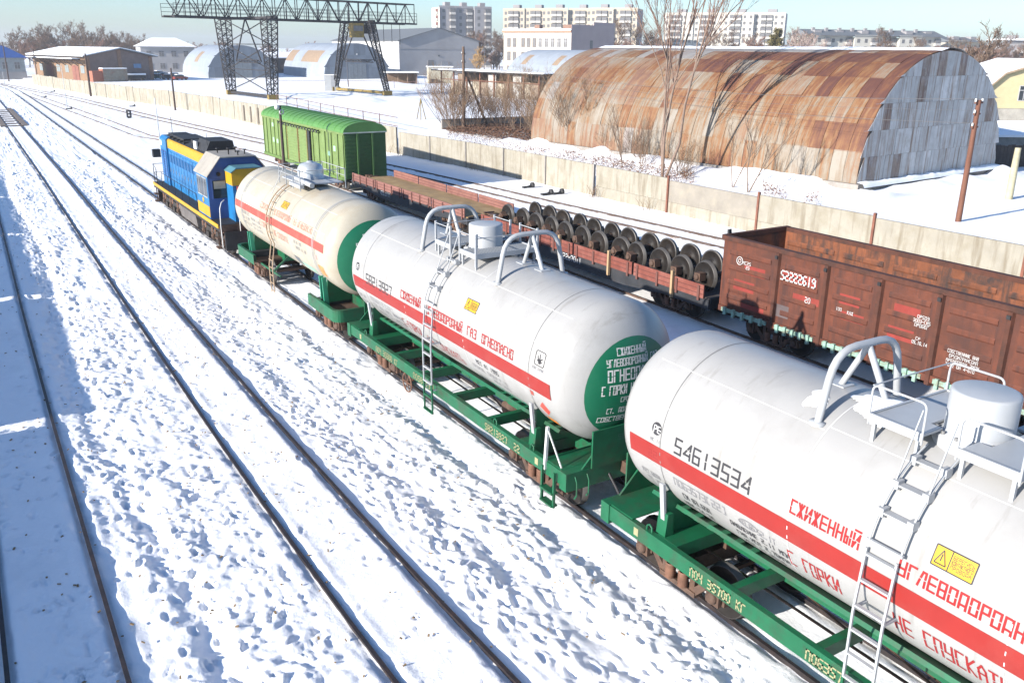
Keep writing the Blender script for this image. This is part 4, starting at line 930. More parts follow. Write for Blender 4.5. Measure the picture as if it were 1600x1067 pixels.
flat_wagon('faded red sided flat wagon with an empty sandy floor, next to green wagon', 38.6, 54.3, flatpink, sand, (), '42370111')
flat_wagon('red sided flat wagon carrying two rows of spare railway wheels', 21.2, 37.4, flatred, M('flat_floor_dark', (.06, .05, .045), .9), (30.2, 26.75, 23.0), '42287011')
MB_sand = MB(); v = []; n_, m_ = 10, 40
for j in range(m_+1):
    for i in range(n_+1):
        x, y = X4-1.36+2.72*i/n_, 38.75+15.4*j/m_; v.append((x, y, 1.105+.09*max(0, math.sin(math.pi*i/n_))*(.4+.6*rnd.random())+.03*rnd.random()))
MB_sand.add(v, [(j*(n_+1)+i, j*(n_+1)+i+1, (j+1)*(n_+1)+i+1, (j+1)*(n_+1)+i) for j in range(m_) for i in range(n_)], 0, True)
tag(MB_sand.build('sand_load', sand), 'thin layer of tan sand spread over flat wagon floor', 'sand', kind='stuff')
mb = MB()
for k in range(6): y = 40.2+k*2.3; mb.box(X4-1.40, X4-.95-.2*rnd.random(), y, y+1.2+rnd.random(), 1.10, 1.215)
tag(mb.build('snow_strip', cleansnow), 'thin strips of snow along the near edge of sandy wagon floor', 'snow', kind='stuff')
# wheelsets: one thing each
def wheelset(y, dx):
    t = thing('wheelset', 'spare railway wheelset of dark steel standing on the red flat wagon', 'wheelset', (X4+dx, y, 1.10), group='spare wheelsets on the flat wagon'); t.rotation_euler = (rnd.uniform(0, .5)*0, 0, rnd.uniform(-.05, .05))
    link('axle', AXLE, t, (0, 0, .53))
    for s in (-1, 1):
        wo = link('wheel', WHEEL, t, (s*.80, 0, .53), 0 if s < 0 else math.pi); wo.scale = (1, 1.12, 1.12)
        link('axle_box', AXBOX, t, (s*1.06, 0, .53), 0 if s < 0 else math.pi).rotation_euler = (rnd.uniform(-1, 1), 0, 0 if s < 0 else math.pi)
for k in range(12): wheelset(35.7-k*1.235+rnd.uniform(-.07, .07), -.04+.07*(k % 2)+rnd.uniform(-.04, .04))

def gondola(label, x, yc, zs=1.0, full=True):
    h = 6.42; t = thing('open_goods_wagon', label, 'gondola', (x, yc, 0)); t.scale = (1, 1, zs)
    for s in (-1, 1):
        MB().box(s*1.45-.025, s*1.45+.025, -h, h, 1.05, 3.36).build('side_wall', [gond], t)
        MB().box(s*1.40-.012, s*1.40+.012, -h+.06, h-.06, 1.15, 3.33).build('side_lining', gondin, t)
        MB().box(s*1.47-.10, s*1.47+.10, -h-.02, h+.02, 3.33, 3.47).build('top_rail', gonddk, t)
        MB().box(s*1.46-.08, s*1.46+.08, -h, h, .88, 1.08).build('side_sill', gond if s > 0 else gond, t)
        PY = [q-14.23 for q in (18.30, 16.42, 14.58, 12.76, 10.92, 9.1)]; ED = [h]+PY+[-h]
        for y in PY:
            MB().prism([(s*1.475, y-.10), (s*1.57, y-.06), (s*1.57, y+.06), (s*1.475, y+.10)], 'z', .80, 3.34).build('side_post', gonddk, t)
            MB().box(s*1.60-.02, s*1.60+.02, y-.05, y+.05, 3.14, 3.24).build('lashing_ring', sooty, t)
        for k in range(7):
            ya = ED[k+1]+.18; yb = ED[k]-.18
            for z in (1.45, 1.95, 2.45, 2.95):
                if full or k < 0:
                    rb = MB(); rb.prism([(s*1.475, z-.09), (s*1.50, z-.05), (s*1.50, z+.05), (s*1.475, z+.09)], 'y', ya+.1, yb-.1); rb.build('pressed_rib', gond, t)
                    rb = MB(); rb.prism([(s*1.388, z-.10), (s*1.36, z-.05), (s*1.36, z+.05), (s*1.388, z+.10)], 'y', ya, yb); rb.build('pressed_rib', gondin, t)
            if full and s < 0:
                r = random.Random(k)
                ml = MB(); ml.box(s*1.56-.02, s*1.56+.02, ya, yb, .90, 1.03)
                for q in range(5):
                    y = ya+(yb-ya)*(q+.5)/5; ml.box(s*1.60-.05, s*1.60+.03, y-.05, y+.05, .78+.08*r.random(), 1.08)
                ml.build('hatch_latch', mint, t)
    for s in (-1, 1):
        MB().box(-1.48, 1.48, s*h-.03, s*h+.03, 1.05, 3.36).build('end_wall', gond, t)
        MB().box(-1.38, 1.38, s*(h-.06)-.01, s*(h-.06)+.01, 1.15, 3.33).build('end_lining', gondin, t)
        MB().box(-1.56, 1.56, s*h-.08, s*h+.08, 3.34, 3.485).build('end_top_rail', gonddk, t)
        for q in (-.5, .5): MB().box(q-.06, q+.06, s*h-.1*0, s*(h+.09), .9, 3.34).build('end_post', gond, t)
    MB().box(-1.42, 1.42, -h, h, 1.08, 1.16).build('floor', gondin, t); MB().box(-.3, .3, -h, h, .7, 1.08).build('centre_sill', grime, t)
    if full:
        MB().tube([(-1.3, h+.05, 3.45), (-1.32, h+.05, 3.62), (-1.22, h+.05, 3.62), (-1.2, h+.05, 3.45)], .04, 6).build('lifting_hook', sooty, t)
        S_ = lambda s_, ya, yb, z0, h0, sw, m_=whiteink: [mb_.build('lettering', m_, t) for mb_ in [MB()] for q in [0] if [mb_.add([(-1.503, ya-u, z0+v) for u, v in q2], [(0, 1, 2, 3)]) for q2 in strokes(s_, ya-yb, h0, sw, True)]]
        def patch(ya, yb, za, zb, m_=gondpatch): MB().box(-1.4775, -1.474, yb, ya, za, zb).build('paint_patch', m_, t)
        Lq = lambda y: y-yc
        patch(Lq(18.1), Lq(16.75), 2.52, 2.82); patch(Lq(17.6), Lq(16.6), 1.98, 2.2); patch(Lq(20.1), Lq(19.2), 1.75, 2.1); patch(Lq(19.7), Lq(18.8), 2.35, 2.65)
        patch(Lq(15.9), Lq(15.2), 2.3, 2.6); patch(Lq(15.8), Lq(15.0), 1.85, 2.1); patch(Lq(14.1), Lq(13.3), 2.4, 2.75); patch(Lq(14.2), Lq(13.4), 1.75, 2.1); patch(Lq(19.7), Lq(18.7), 1.2, 1.4); patch(Lq(18.2), Lq(17.7), 1.3, 1.7, M('patch_grey', (.09, .07, .07), .8))
        S_('52222619', Lq(18.12), Lq(16.78), 2.53, .27, .042); S_('20', Lq(17.1), Lq(16.9), 2.02, .16, .022); S_('МС25', Lq(19.75), Lq(19.4), 2.66, .10, .014); S_('23', Lq(19.6), Lq(19.45), 2.52, .09, .014)
        S_('0Р503', Lq(13.35), Lq(13.0), 2.52, .09, .012); S_('3003-СМ5', Lq(13.45), Lq(12.95), 2.40, .09, .012); S_('ПРОБЕГ', Lq(13.4), Lq(12.98), 2.28, .09, .012); S_('СР', Lq(13.3), Lq(13.17), 1.92, .08, .012); S_('09.10.14', Lq(13.4), Lq(12.95), 1.8, .09, .012)
        for k, (s_, w_) in enumerate((('СОБСТВЕННИК ВАВ', .85), ('ФЕРУЗАТРАНСОАП', .85), ('АРЕНДОВАН ЗИОН', .9), ('ТЕЛЕФОН 4-610', .8))): S_(s_, Lq(12.35), Lq(12.35-w_), 1.86-k*.125, .085, .011)
        S_('100', Lq(15.95), Lq(15.75), 2.08, .09, .012); S_('КАЖ', Lq(15.55), Lq(15.35), 2.05, .09, .012)
        lg = MB(); K = 20
        lg.tube([(-1.50, Lq(19.9)+.13*math.cos(2*math.pi*k/K), 2.74+.13*math.sin(2*math.pi*k/K)) for k in range(K+1)], .014, 4)
        lg.tube([(-1.50, Lq(19.9)+.06*math.cos(2*math.pi*k/K), 2.74+.06*math.sin(2*math.pi*k/K)) for k in range(K+1)], .012, 4); lg.build('emblem', whiteink, t)
        bogie(t, -4.33); bogie(t, 4.33); couplers(t, h)
    return t
gondola('rusty brown open goods wagon lettered 52222619 beside the spare wheels', X4, 20.65-6.42, 1.0)
og = None
for k, yc in enumerate((30.4, 44.0, 57.6, 71.2)):
    if og is None: og = gondola('rusty open goods wagon in the row beyond the leftmost track', -9.6, yc, 1.0, False); og['group'] = 'open wagons on the track out of view'
    else: c = copy_tree(og); c.location = (-9.6, yc, 0)
c = copy_tree(og); c.location = (-9.6, 16.8, 0); c.scale = (1, 1, .90)
c = copy_tree(og); c.location = (-9.6, 3.2, 0); c.scale = (1, 1, .90)

# ------------------------------------------------------------------ concrete fences
def fence_run(label, pts, panel, height, tiers, mat, post, postmat, seed=1, z0=-.25):
    """fence along a line of ground points; every slab and post a part"""
    r = random.Random(seed); P = [Vector((x, y)) for y, x in pts]
    t = thing('concrete_fence', label, 'fence', (P[0].x, P[0].y, 0)); o = P[0]
    path = [P[0]]; L = 0; seg = []
    for a, b in zip(P, P[1:]): seg.append((L, L+(b-a).length, a, b)); L += (b-a).length
    def at(s):
        for s0, s1, a, b in seg:
            if s <= s1+1e-6: return a+(b-a)*((s-s0)/(s1-s0))
        return seg[-1][3]
    n = max(1, round(L/panel)); 
    for k in range(n):
        a, b = at(L*k/n)-o, at(L*(k+1)/n)-o; d = (b-a).normalized(); nrm = Vector((d.y, -d.x))
        a2, b2 = a+d*.05, b-d*.05; th = .07; lz = z0; off = r.uniform(-.03, .03)
        for q, hh in enumerate(tiers):
            dz = r.uniform(-.09, .07); m_ = mat[r.randrange(len(mat))] if q or len(tiers) == 1 else mat[0]
            mb = MB(); c = [a2+nrm*(th+off), b2+nrm*(th+off), b2-nrm*(th-off), a2-nrm*(th-off)]
            lo, hi = lz, lz+hh-.012
            mb.add([(v.x, v.y, lo) for v in c]+[(v.x, v.y, hi+(dz if q == len(tiers)-1 else 0)) for v in c], [(0, 3, 2, 1), (4, 5, 6, 7), (0, 1, 5, 4), (1, 2, 6, 5), (2, 3, 7, 6), (3, 0, 4, 7)])
            mb.build('panel', m_, t); lz += hh
        if post:
            hp = lz+post; mb = MB(); mb.box(-.06, .06, -.06, .06, z0-.2, hp-.0); mb.build('post', postmat, t, (a.x-nrm.x*.1, a.y-nrm.y*.1, 0), math.atan2(d.y, d.x))
    return t
fence_run('two-tier concrete slab fence with rusty steel posts in front of the rusty hangar', [(-3, 36.05), (20, 36.0), (47, 35.7)], 6.7, 2.0, (.85, 1.35), [conc, conc, conc2], .20, ruststeel, 3)
fence_run('pale smooth concrete panel fence behind the wheel-laden wagon', [(47.2, 35.7), (62.5, 35.2), (75, 34.05)], 5.4, 2.2, (2.3,), [conc], .06, concd, 5, -.35)
fence_run('long stained concrete panel fence running away towards the gantry crane', [(75.2, 34.0), (109, 31.8), (128, 30.7), (149, 29.2), (172, 24.6), (191, 22.4), (243, 16.2)], 3.0, 2.7, (2.75,), [conc], .0, concd, 7, -.35)
# gap-toothed section: openings shown as dark slots
for k in range(5):
    y = 106+k*2.6; MB().box(-.14, .05, -.25, .25, .1, 2.0).build('slot', M('slot_shadow', (.12, .10, .08), .9), [o for o in COL.objects if o.name.startswith('concrete_fence.002')][0]).location = (float(FX(y))-34.0-.02, y-75.2, 0)
tuft = MB()
r = random.Random(3)
for k in range(90):
    y = r.choice([46.6, 46.9, 25, 24, 62, 74, 76, 41])+r.gauss(0, .35); x = float(FX(y))-.35-abs(r.gauss(0, .25))
    a = r.uniform(0, 6.28); l = r.uniform(.4, .95); tuft.tube([(x, y, -.15), (x+.2*math.cos(a), y+.2*math.sin(a), l*.6), (x+.45*math.cos(a), y+.45*math.sin(a), l)], [.012, .009, .003], 3, cap=False)
tag(tuft.build('dry_grass', twigtan), 'dry tan weeds growing at the foot of the concrete fence', 'weeds', kind='stuff')

# ------------------------------------------------------------------ arched hangars
def hangar(label, A, B, L, H, sheetfn, endfn, rows, pitch, erows, ew, plinth, shellmat, a_max=math.pi*.56, detail=True, back=True):
    """A,B: near left/right base corners (seen from the tracks); L: length away from the near end"""
    A = Vector((A[0], A[1])); B = Vector((B[0], B[1])); W = (B-A).length; ang = math.atan2(B.y-A.y, B.x-A.x)
    t = thing('arched_hangar', label, 'hangar', (A.x, A.y, 0), ang); hw = W/2
    def prof(a, e=0): return (hw-(hw+e)*math.cos(a), plinth+(H-plinth+e)*max(0.0, math.sin(a))**.93)
    n = 40
    sh = MB(); v = []
    for i in range(n+1):
        x, z = prof(math.pi*i/n, -.05); v += [(x, .06, z), (x, L-.06, z)]
    sh.add(v, [(2*i, 2*i+1, 2*i+3, 2*i+2) for i in range(n)], 0, True); sh.build('roof_shell', shellmat, t)
    for y in (.05, L-.05):
        e = MB(); e.add([(prof(math.pi*i/n, -.06)[0], y, prof(math.pi*i/n, -.06)[1]) for i in range(n+1)], [tuple(range(n+1))]); e.build('end_wall', shellmat, t)
    if plinth:
        MB().box(-.25, W+.25, -.3, .1, -.4, plinth).build('plinth', concd, t)
        for x in (-.25, W-.05): MB().box(x, x+.3, .1, L, -.4, plinth-.01).build('plinth', concd, t)
    cols = int(round(L/pitch)); meshes = {}
    for r in range(rows):
        a0, a1 = a_max*r/rows, a_max*(r+1)/rows
        for c in range(cols):
            mt, lift = sheetfn(r, c, rows, cols); key = (r, mt.name, lift)
            if key not in meshes:
                mb = MB(); k = 3; v = []
                for i in range(k+1):
                    a = a0+(a1-a0)*i/k; e = .02+lift*(1-i/k)
                    x, z = prof(a-.006*(i == 0), e); x2, z2 = prof(a-.006*(i == 0), e-.035)
                    v += [(x, .012, z), (x, L/cols-.012, z), (x2, .012, z2), (x2, L/cols-.012, z2)]
                mb.add(v, [(4*i, 4*i+1, 4*i+5, 4*i+4) for i in range(k)]+[(4*i, 4*i+4, 4*i+6, 4*i+2) for i in range(k)]+[(4*i+1, 4*i+3, 4*i+7, 4*i+5) for i in range(k)]+[(0, 2, 3, 1)])
                meshes[key] = mb.mesh('sheet', mt)
            link('sheet', meshes[key], t, (0, L*c/cols, 0))
    # end sheets: vertical strips cut by the arch, in rows
    nc = int(round(W/ew)); hz = H-plinth
    for r in range(erows):
        z0, z1 = plinth+hz*r/erows, plinth+hz*(r+1)/erows
        for c in range(nc):
            x0, x1 = W*c/nc, W*(c+1)/nc
            def topz(x):
                q = max(0, 1-((x-hw)/hw)**2); return plinth+hz*math.sqrt(q)**.93-.03
            t0, t1, tm = topz(x0+.01), topz(x1-.01), topz((x0+x1)/2)
            b0, b1 = min(z1, t0), min(z1, t1)
            if max(b0, b1, min(z1, tm)) <= z0+.12: continue
            e = .01+.012*((c+r) % 2); mb = MB()
            poly = [(x0+.012, z0+.01), (x1-.012, z0+.01), (x1-.012, max(b1, z0+.02)), ((x0+x1)/2, max(min(z1, tm), z0+.03)), (x0+.012, max(b0, z0+.02))]
            mb.prism(poly, 'y', -e-.02, -e); mb.build('end_sheet', endfn(r, c, erows, nc), t)
    return t, prof
def rust(name, bias, greyness=0.0):
    """weathered sheet: pale zinc, tan, orange rust, dark rust in flowing patches and downward runs; bias shifts towards rust"""
    m = bpy.data.materials.new(name); m.use_nodes = True; n = m.node_tree.nodes; L = m.node_tree.links; b = n['Principled BSDF']; b.inputs['Roughness'].default_value = .75
    g = n.new('ShaderNodeNewGeometry'); oi = n.new('ShaderNodeObjectInfo')
    def noise(scale, det, rg=.6):
        mp = n.new('ShaderNodeMapping'); mp.inputs['Scale'].default_value = scale; L.new(g.outputs['Position'], mp.inputs[0])
        t = n.new('ShaderNodeTexNoise'); t.inputs['Scale'].default_value = 1; t.inputs['Detail'].default_value = det; t.inputs['Roughness'].default_value = rg; L.new(mp.outputs[0], t.inputs['Vector']); return t.outputs[0]
    def mad(a, k, c):
        x = n.new('ShaderNodeMath'); x.operation = 'MULTIPLY_ADD'; L.new(a, x.inputs[0]); x.inputs[1].default_value = k
        if isinstance(c, float): x.inputs[2].default_value = c
        else: L.new(c, x.inputs[2])
        return x.outputs[0]
    big = noise((.16, .16, .22), 5, .62); run = noise((.55, 3.6, .28), 6, .7); fine = noise((2.2, 2.2, 1.4), 6, .7)
    f = mad(big, 1.05, bias-1.35); f = mad(run, 1.25, f); f = mad(fine, .25, f); f = mad(oi.outputs['Random'], .16, f)
    cr = n.new('ShaderNodeValToRGB'); e = cr.color_ramp.elements; gz = greyness
    cols = [(.10, (.235, .21, .175)), (.32, (.18, .135, .092)), (.46, (.185, .090, .036)), (.60, (.135, .054, .024)), (.85, (.078, .029, .021))]
    e[0].position, e[0].color = cols[0][0], (*cols[0][1], 1); e[1].position, e[1].color = cols[-1][0], (*cols[-1][1], 1)
    for p, c in cols[1:-1]: q = e.new(p); q.color = (*c, 1)
    L.new(f, cr.inputs[0]); out = cr.outputs[0]
    if gz:
        mx = n.new('ShaderNodeMix'); mx.data_type = 'RGBA'; mx.inputs[0].default_value = gz; L.new(out, mx.inputs[6]); mx.inputs[7].default_value = (.235, .235, .235, 1); out = mx.outputs[2]
    L.new(out, b.inputs['Base Color']); MATS[name] = m; return m
RM = {'grey': rust('sheet_grey', .30, .65), 'tan': rust('sheet_tan', .36, .12), 'maroon': rust('sheet_maroon', .70), 'orange': rust('sheet_orange', .46), 'pale': rust('sheet_pale', .31), 'brown': rust('sheet_brown', .55)}
rr = random.Random(11)
def rust_sheet(r, c, rows, cols):
    u = c/cols                         # 0 near end .. 1 far end
    lift = rr.choice([0, 0, 0, .02, .035])
    def pick(**k):
        ks = list(k); return RM[rr.choices(ks, [k[q] for q in ks])[0]]
    if r >= rows-2: m = pick(grey=6, tan=2, brown=1+3*(u < .35)) if u > .12 else pick(brown=4, tan=1)
    elif r == rows-3: m = pick(maroon=6, brown=3) if u < .5 else pick(tan=5, brown=3, grey=2)
    elif r == rows-4: m = pick(maroon=5, tan=2, brown=2) if u < .55 else pick(tan=6, pale=2, orange=1)
    elif r == rows-5: m = pick(tan=5, pale=3, orange=2, maroon=1) if u > .05 else RM['maroon']
    elif r == 1: m = pick(orange=4, pale=4, tan=2) if u > .1 else RM['maroon']
    else: m = pick(orange=5, pale=3, tan=3, brown=1) if u < .55 else pick(pale=2, tan=6, orange=1, grey=1)
    return m, lift
galv = M('sheet_galvanised', (.40, .40, .40), .55, var=.14, vs=1.2, dirt=(.26, .235, .21), dscale=.9, damt=.6, streak=((.19, .115, .07), (4, .5, .22)), sthr=.57, randv=.18, bump=.1, bscale=5)
galvr = M('sheet_galv_rust', (.23, .18, .15), .7, var=.25, vs=1.5, dirt=(.30, .30, .31), dscale=1.2, damt=.8, streak=((.12, .06, .04), (5, .5, .3)), sthr=.54, randv=.2)
def rust_end(r, c, rows, n): return galvr if rr.random() < (.10 if r < rows-1 else .35) else galv
RA, RB = (51.3, 38.4), (70.6, 40.15)
hg, _ = hangar('large rust-streaked arched hangar of patched metal sheets behind the concrete fence', RA, RB, 36.0, 9.45, rust_sheet, rust_end, 8, 1.1, 5, 1.02, .75, M('hangar_shell', (.14, .11, .09), .8))
# snow along the crest and on the plinth ledge
sm = MB(); ang = math.atan2(RB[1]-RA[1], RB[0]-RA[0]); W = math.hypot(RB[0]-RA[0], RB[1]-RA[1]); v = []; K = 60
for j in range(K+1):
    for i in range(5):
        x = W/2-1.1+i*.9+rnd.uniform(-.15, .15)*(i in (0,)); y = 36.0*j/K; q = max(0, 1-((x-W/2)/(W/2))**2); z = .75+8.7*math.sqrt(q)**.93+(.03 if i in (0, 4) else .16+.05*rnd.random())
        v.append((RA[0]+x*math.cos(ang)-y*math.sin(ang), RA[1]+x*math.sin(ang)+y*math.cos(ang), z))
sm.add(v, [(j*5+i, j*5+i+1, j*5+i+6, j*5+i+5) for j in range(K) for i in range(4)], 0, True)
tag(sm.build('snow_ridge', cleansnow), 'thin ridge of snow lying along the crest of the rusty hangar', 'snow', kind='stuff')
sm = MB(); v = []
for j in range(K+1):
    x = W*j/K; h = .02+.16*rnd.random()*(.5+.5*math.sin(j*.7))
    for i, (yy_, zz) in enumerate(((-.62, .55), (-.5, .76+h*.5), (-.25, .78+h), (-.03, .80+h*.8))):
        v.append((RA[0]+x*math.cos(ang)-yy_*math.sin(ang), RA[1]+x*math.sin(ang)+yy_*math.cos(ang), zz))
sm.add(v, [(j*4+i, j*4+i+1, j*4+i+5, j*4+i+4) for j in range(K) for i in range(3)], 0, True)
tag(sm.build('snow_ledge', cleansnow), 'snow lying on the plinth ledge under the hangar end wall', 'snow', kind='stuff')
silver = M('hangar_silver', (.27, .30, .34), .5, var=.08, vs=.5, dirt=(.22, .235, .25), dscale=.3, damt=.5, randv=.05)
silver_shaded = M('hangar_end_shaded', (.13, .155, .19), .6, var=.1, vs=.6, dirt=(.10, .115, .14), dscale=.4, damt=.5, randv=.2)  # darker, bluer silver for the ends: their shade is painted into the colour
srust = M('hangar_rust_patch', (.25, .18, .12), .7, var=.2)
def mk(seed, band, us):
    q = random.Random(seed)
    def f(r, c, rows, cols):
        if r == band and us[0] < c/cols < us[1] and q.random() < us[2]: return srust, 0
        return silver, 0
    return f
ge = lambda r, c, rows, n: silver_shaded
gshell = M('grey_shell', (.25, .28, .31), .6)
a = G(328, 122); ang = R_(-3)
def face(px, py, w, ang=R_(-3)):
    a = G(px, py); return (a.x, a.y), (a.x+w*math.cos(ang), a.y+w*math.sin(ang))
A_, B_ = face(326, 122.5, 20.2); h1, _ = hangar('silver arched hangar seen through the near leg of the gantry crane', A_, B_, 46, 9.3, mk(2, 1, (.3, .8, .5)), ge, 4, 3.0, 3, 1.9, 0, gshell)
A_, B_ = face(507, 124.5, 20.5); h2, _ = hangar('silver arched hangar with rusty sheets low on its side, beyond the crane', A_, B_, 46, 10.2, mk(4, 1, (.15, .95, .75)), ge, 4, 3.0, 3, 1.9, 0, gshell)
A_ = (101, 118); B_ = (119, 117); h3, _ = hangar('silver grey arched hangar with few rust patches behind the open canopy shed', A_, B_, 55, 9.0, mk(6, 2, (.2, .95, .3)), ge, 5, 2.2, 3, 1.9, 0, gshell)
for h, w_ in ((h1, 20.2), (h2, 20.5)):
    dr = M('hangar_door', (.15, .17, .19), .6, var=.15)
    for k in range(4): MB().box(w_/2-2.6+k*1.35, w_/2-2.6+k*1.35+1.28, -.14, -.06, 0, 4.4).build('door_leaf', dr, h)
    MB().box(w_/2-.2, w_/2+.2, -.12, -.05, 6.9, 7.3).build('lamp', whiteink, h)

# ------------------------------------------------------------------ buildings
def frame2(A, B):
    """thing origin and rotation so that local x runs from A to B and local y points away from the viewer"""
    return (A[0], A[1], 0), math.atan2(B[1]-A[1], B[0]-A[0]), math.hypot(B[0]-A[0], B[1]-A[1])
def window(t, x, y, z, w_, h_, axis, frame, pane, bars=True):
    """a window on the front (axis x, facing -y) or left (axis y, facing -x) face"""
    if axis == 'x':
        f = MB().box(x-w_/2-.08, x+w_/2+.08, y-.07, y+.02, z-.08, z+h_+.08).build('window', frame, t)
        MB().box(x-w_/2, x+w_/2, y-.085, y-.06, z, z+h_).build('pane', pane, f)
        if bars: MB().box(x-.04, x+.04, y-.10, y-.08, z, z+h_).box(x-w_/2, x+w_/2, y-.10, y-.08, z+h_*.68, z+h_*.68+.08).build('glazing_bar', frame, f)
    else:
        f = MB().box(x-.07, x+.02, y-w_/2-.08, y+w_/2+.08, z-.08, z+h_+.08).build('window', frame, t)
        MB().box(x-.085, x-.06, y-w_/2, y+w_/2, z, z+h_).build('pane', pane, f)
        if bars: MB().box(x-.10, x-.08, y-.04, y+.04, z, z+h_).box(x-.10, x-.08, y-w_/2, y+w_/2, z+h_*.68, z+h_*.68+.08).build('glazing_bar', frame, f)
def gable(t, x0, x1, y0, y1, ze, zr, over, mat, snow=None, th=.18):
    """pitched roof, ridge along local y"""
    xm = (x0+x1)/2; k = (zr-ze)/(xm-x0)
    for s, xa, xb in ((-1, x0-over, xm), (1, x1+over, xm)):
        za = ze-over*k; mb = MB(); mb.prism([(xa, za), (xb, zr), (xb, zr+th), (xa, za+th)], 'y', y0-over, y1+over); r_ = mb.build('roof', mat, t)
        if snow: MB().prism([(xa+s*-.02, za+th), (xb, zr+th), (xb, zr+th+.22), (xa, za+th+.2)], 'y', y0-over+.1, y1+over-.1).build('roof_snow', snow, r_)
wgrey = M('wall_grey_pale', (.30, .29, .29), .9, var=.08, vs=.25, dirt=(.24, .23, .23), dscale=.15, damt=.6)
wpink = M('wall_cream_pink', (.40, .37, .32), .9, var=.05, vs=.3); wcream = M('wall_cream', (.36, .32, .25), .9, var=.06, vs=.3)
roofgrey = M('roof_slate_grey', (.13, .14, .15), .8, var=.12)
framew = M('frame_white', (.36, .36, .36), .6); panef = M('pane_far', (.13, .125, .125), .25)
panebr = M('pane_brown', (.16, .10, .075), .5)
# grey gabled works hall
A = G(625, 118); A = Vector((A.x*.98, A.y*.98, 0)); o_, rz, W = frame2(A, (A.x+30, A.y-1.2))
t = thing('works_hall', 'tall grey gabled works hall behind the second silver hangar', 'building', o_, rz)
MB().prism([(0, 0), (30, 0), (30, 11.3), (15, 15.4), (0, 11.3)], 'y', 0, 70).build('wall', wgrey, t)
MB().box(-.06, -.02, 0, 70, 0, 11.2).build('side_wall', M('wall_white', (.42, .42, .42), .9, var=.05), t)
gable(t, 0, 30, 0, 70, 11.35, 15.45, .6, roofgrey)
MB().box(0.1, 29.9, -.12, .0, 8.6, 8.8).build('ledge', wgrey, t)
MB().box(15.5, 18.5, -.14, 0, 0, 4.6).build('gate', M('gate_grey', (.24, .24, .25), .8), t)
window(t, 11.5, 0, 3.2, 2.2, 1.8, 'x', wgrey, panef)
MB().box(14.2, 14.8, -.2, 0, 6.3, 6.8).build('vent', dgrey, t)
# cream three-storey block with a blank pinkish flank
C = DP(892, 220); D_ = DP(787, 233); o_, rz, W = frame2((D_.x, D_.y), (C.x, C.y))
E_ = (C.x-D_.x, C.y-D_.y)
t = thing('office_block', 'cream three-storey office block with white windows and snowy flat roof', 'building', o_, rz)
Dp = 20
MB().box(0, W, 0, Dp, 0, 13.4).build('wall', wpink, t)
MB().box(W, W+.06, 0, Dp, 0, 15.0).build('flank_wall', M('wall_pink', (.33, .27, .26), .9, var=.08, vs=.3), t)
MB().box(W-.3, W+.05, 10, Dp, 13.4, 15.8).build('parapet', M('wall_pink', (.33, .27, .26)), t)
MB().box(-.3, W+.1, -.35, .1, 13.2, 13.65).build('cornice', M('cornice_orange', (.36, .18, .12), .8), t)
MB().box(-.2, W, -.2, Dp, 13.6, 14.0).build('roof_snow', cleansnow, t)
for k, x in enumerate((1.8, 3.7, 6.6, 8.4, 10.3, 12.2, 14.2, 16.2, 18.2, 20.2)):
    if x < W-1:
        for fl in (9.6, 6.2, 2.6): window(t, x, 0, fl, 1.0, 2.1, 'x', framew if k > 4 else panebr, panef, k > 4)
f = MB().box(W+.05, W+.12, 8.5, 9.7, 9.3, 11.3).build('flank_window', panef, t)
for x, y in ((8, 3), (15, 6), (17, 5), (19, 9)): MB().box(x, x+1.6, y, y+1.4, 14, 15.1).build('chimney', M('brick_dark', (.20, .12, .09), .9), t)
# tower blocks
def tower(label, A, B, depth, H, storeys, wallm, sidem, sections, bal, group=None):
    o_, rz, W = frame2(A, B); t = thing('apartment_block', label, 'apartment block', o_, rz, group); r = random.Random(int(W*100)); fh = H/storeys
    sw = W/sections
    wins = MB(); bals = MB(); gaps = MB()
    for s in range(sections):
        x0 = s*sw; off = (s % 2)*1.6+(.8 if s % 3 == 0 else 0)
        b = MB().box(x0, x0+sw-.02, off, off+depth, 0, H+.6*(s % 2)).build('section', wallm, t)
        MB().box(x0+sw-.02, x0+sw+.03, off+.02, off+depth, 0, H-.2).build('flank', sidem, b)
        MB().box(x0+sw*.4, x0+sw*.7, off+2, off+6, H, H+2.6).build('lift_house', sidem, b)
        MB().box(x0-.1, x0+sw, off-.15, off+.1, H-.1, H+.9).build('parapet', wallm, b)
        for f in range(storeys):
            z = f*fh+.9; n = max(2, int(sw/2.9))
            for k in range(n):
                x = x0+sw*(k+.5)/n
                if k % 4 == bal or k % 4 == bal+1:
                    bals.box(x-1.35, x+1.35, off-1.0, off, z-.9, z+.15, 0); wins.box(x-1.3, x+1.3, off-.9, off-.02, z+.15, z+1.7)
                else: wins.box(x-.65, x+.65, off-.06, off, z, z+1.45)
    o = wins.build('windows', panef, t); o['kind'] = 'stuff'
    o = bals.build('balconies', M('balcony_pale', (.40, .38, .35), .9, var=.1), t); o['kind'] = 'stuff'
    return t
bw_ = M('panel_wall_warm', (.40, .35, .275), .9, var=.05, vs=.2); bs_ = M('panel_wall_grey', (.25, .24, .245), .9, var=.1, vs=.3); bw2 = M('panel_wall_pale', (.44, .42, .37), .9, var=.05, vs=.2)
P0, P1 = DP(688, 415), DP(768, 424)
t = tower('grey nine-storey apartment block standing alone behind the works hall', (P0.x, P0.y), (P1.x, P1.y), 13, 27.0, 9, bs_, bs_, 3, 1)
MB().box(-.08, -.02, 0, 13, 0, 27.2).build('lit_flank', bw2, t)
for f in range(9): MB().box(-.9, -.08, 2.2, 6.8, f*3+.2, f*3+1.2).build('balcony', bw2, t)
for f in range(9): MB().box(-.12, -.05, 2.4, 6.6, f*3+1.2, f*3+2.6).build('loggia', M('loggia_dark', (.13, .06, .05), .8), t)
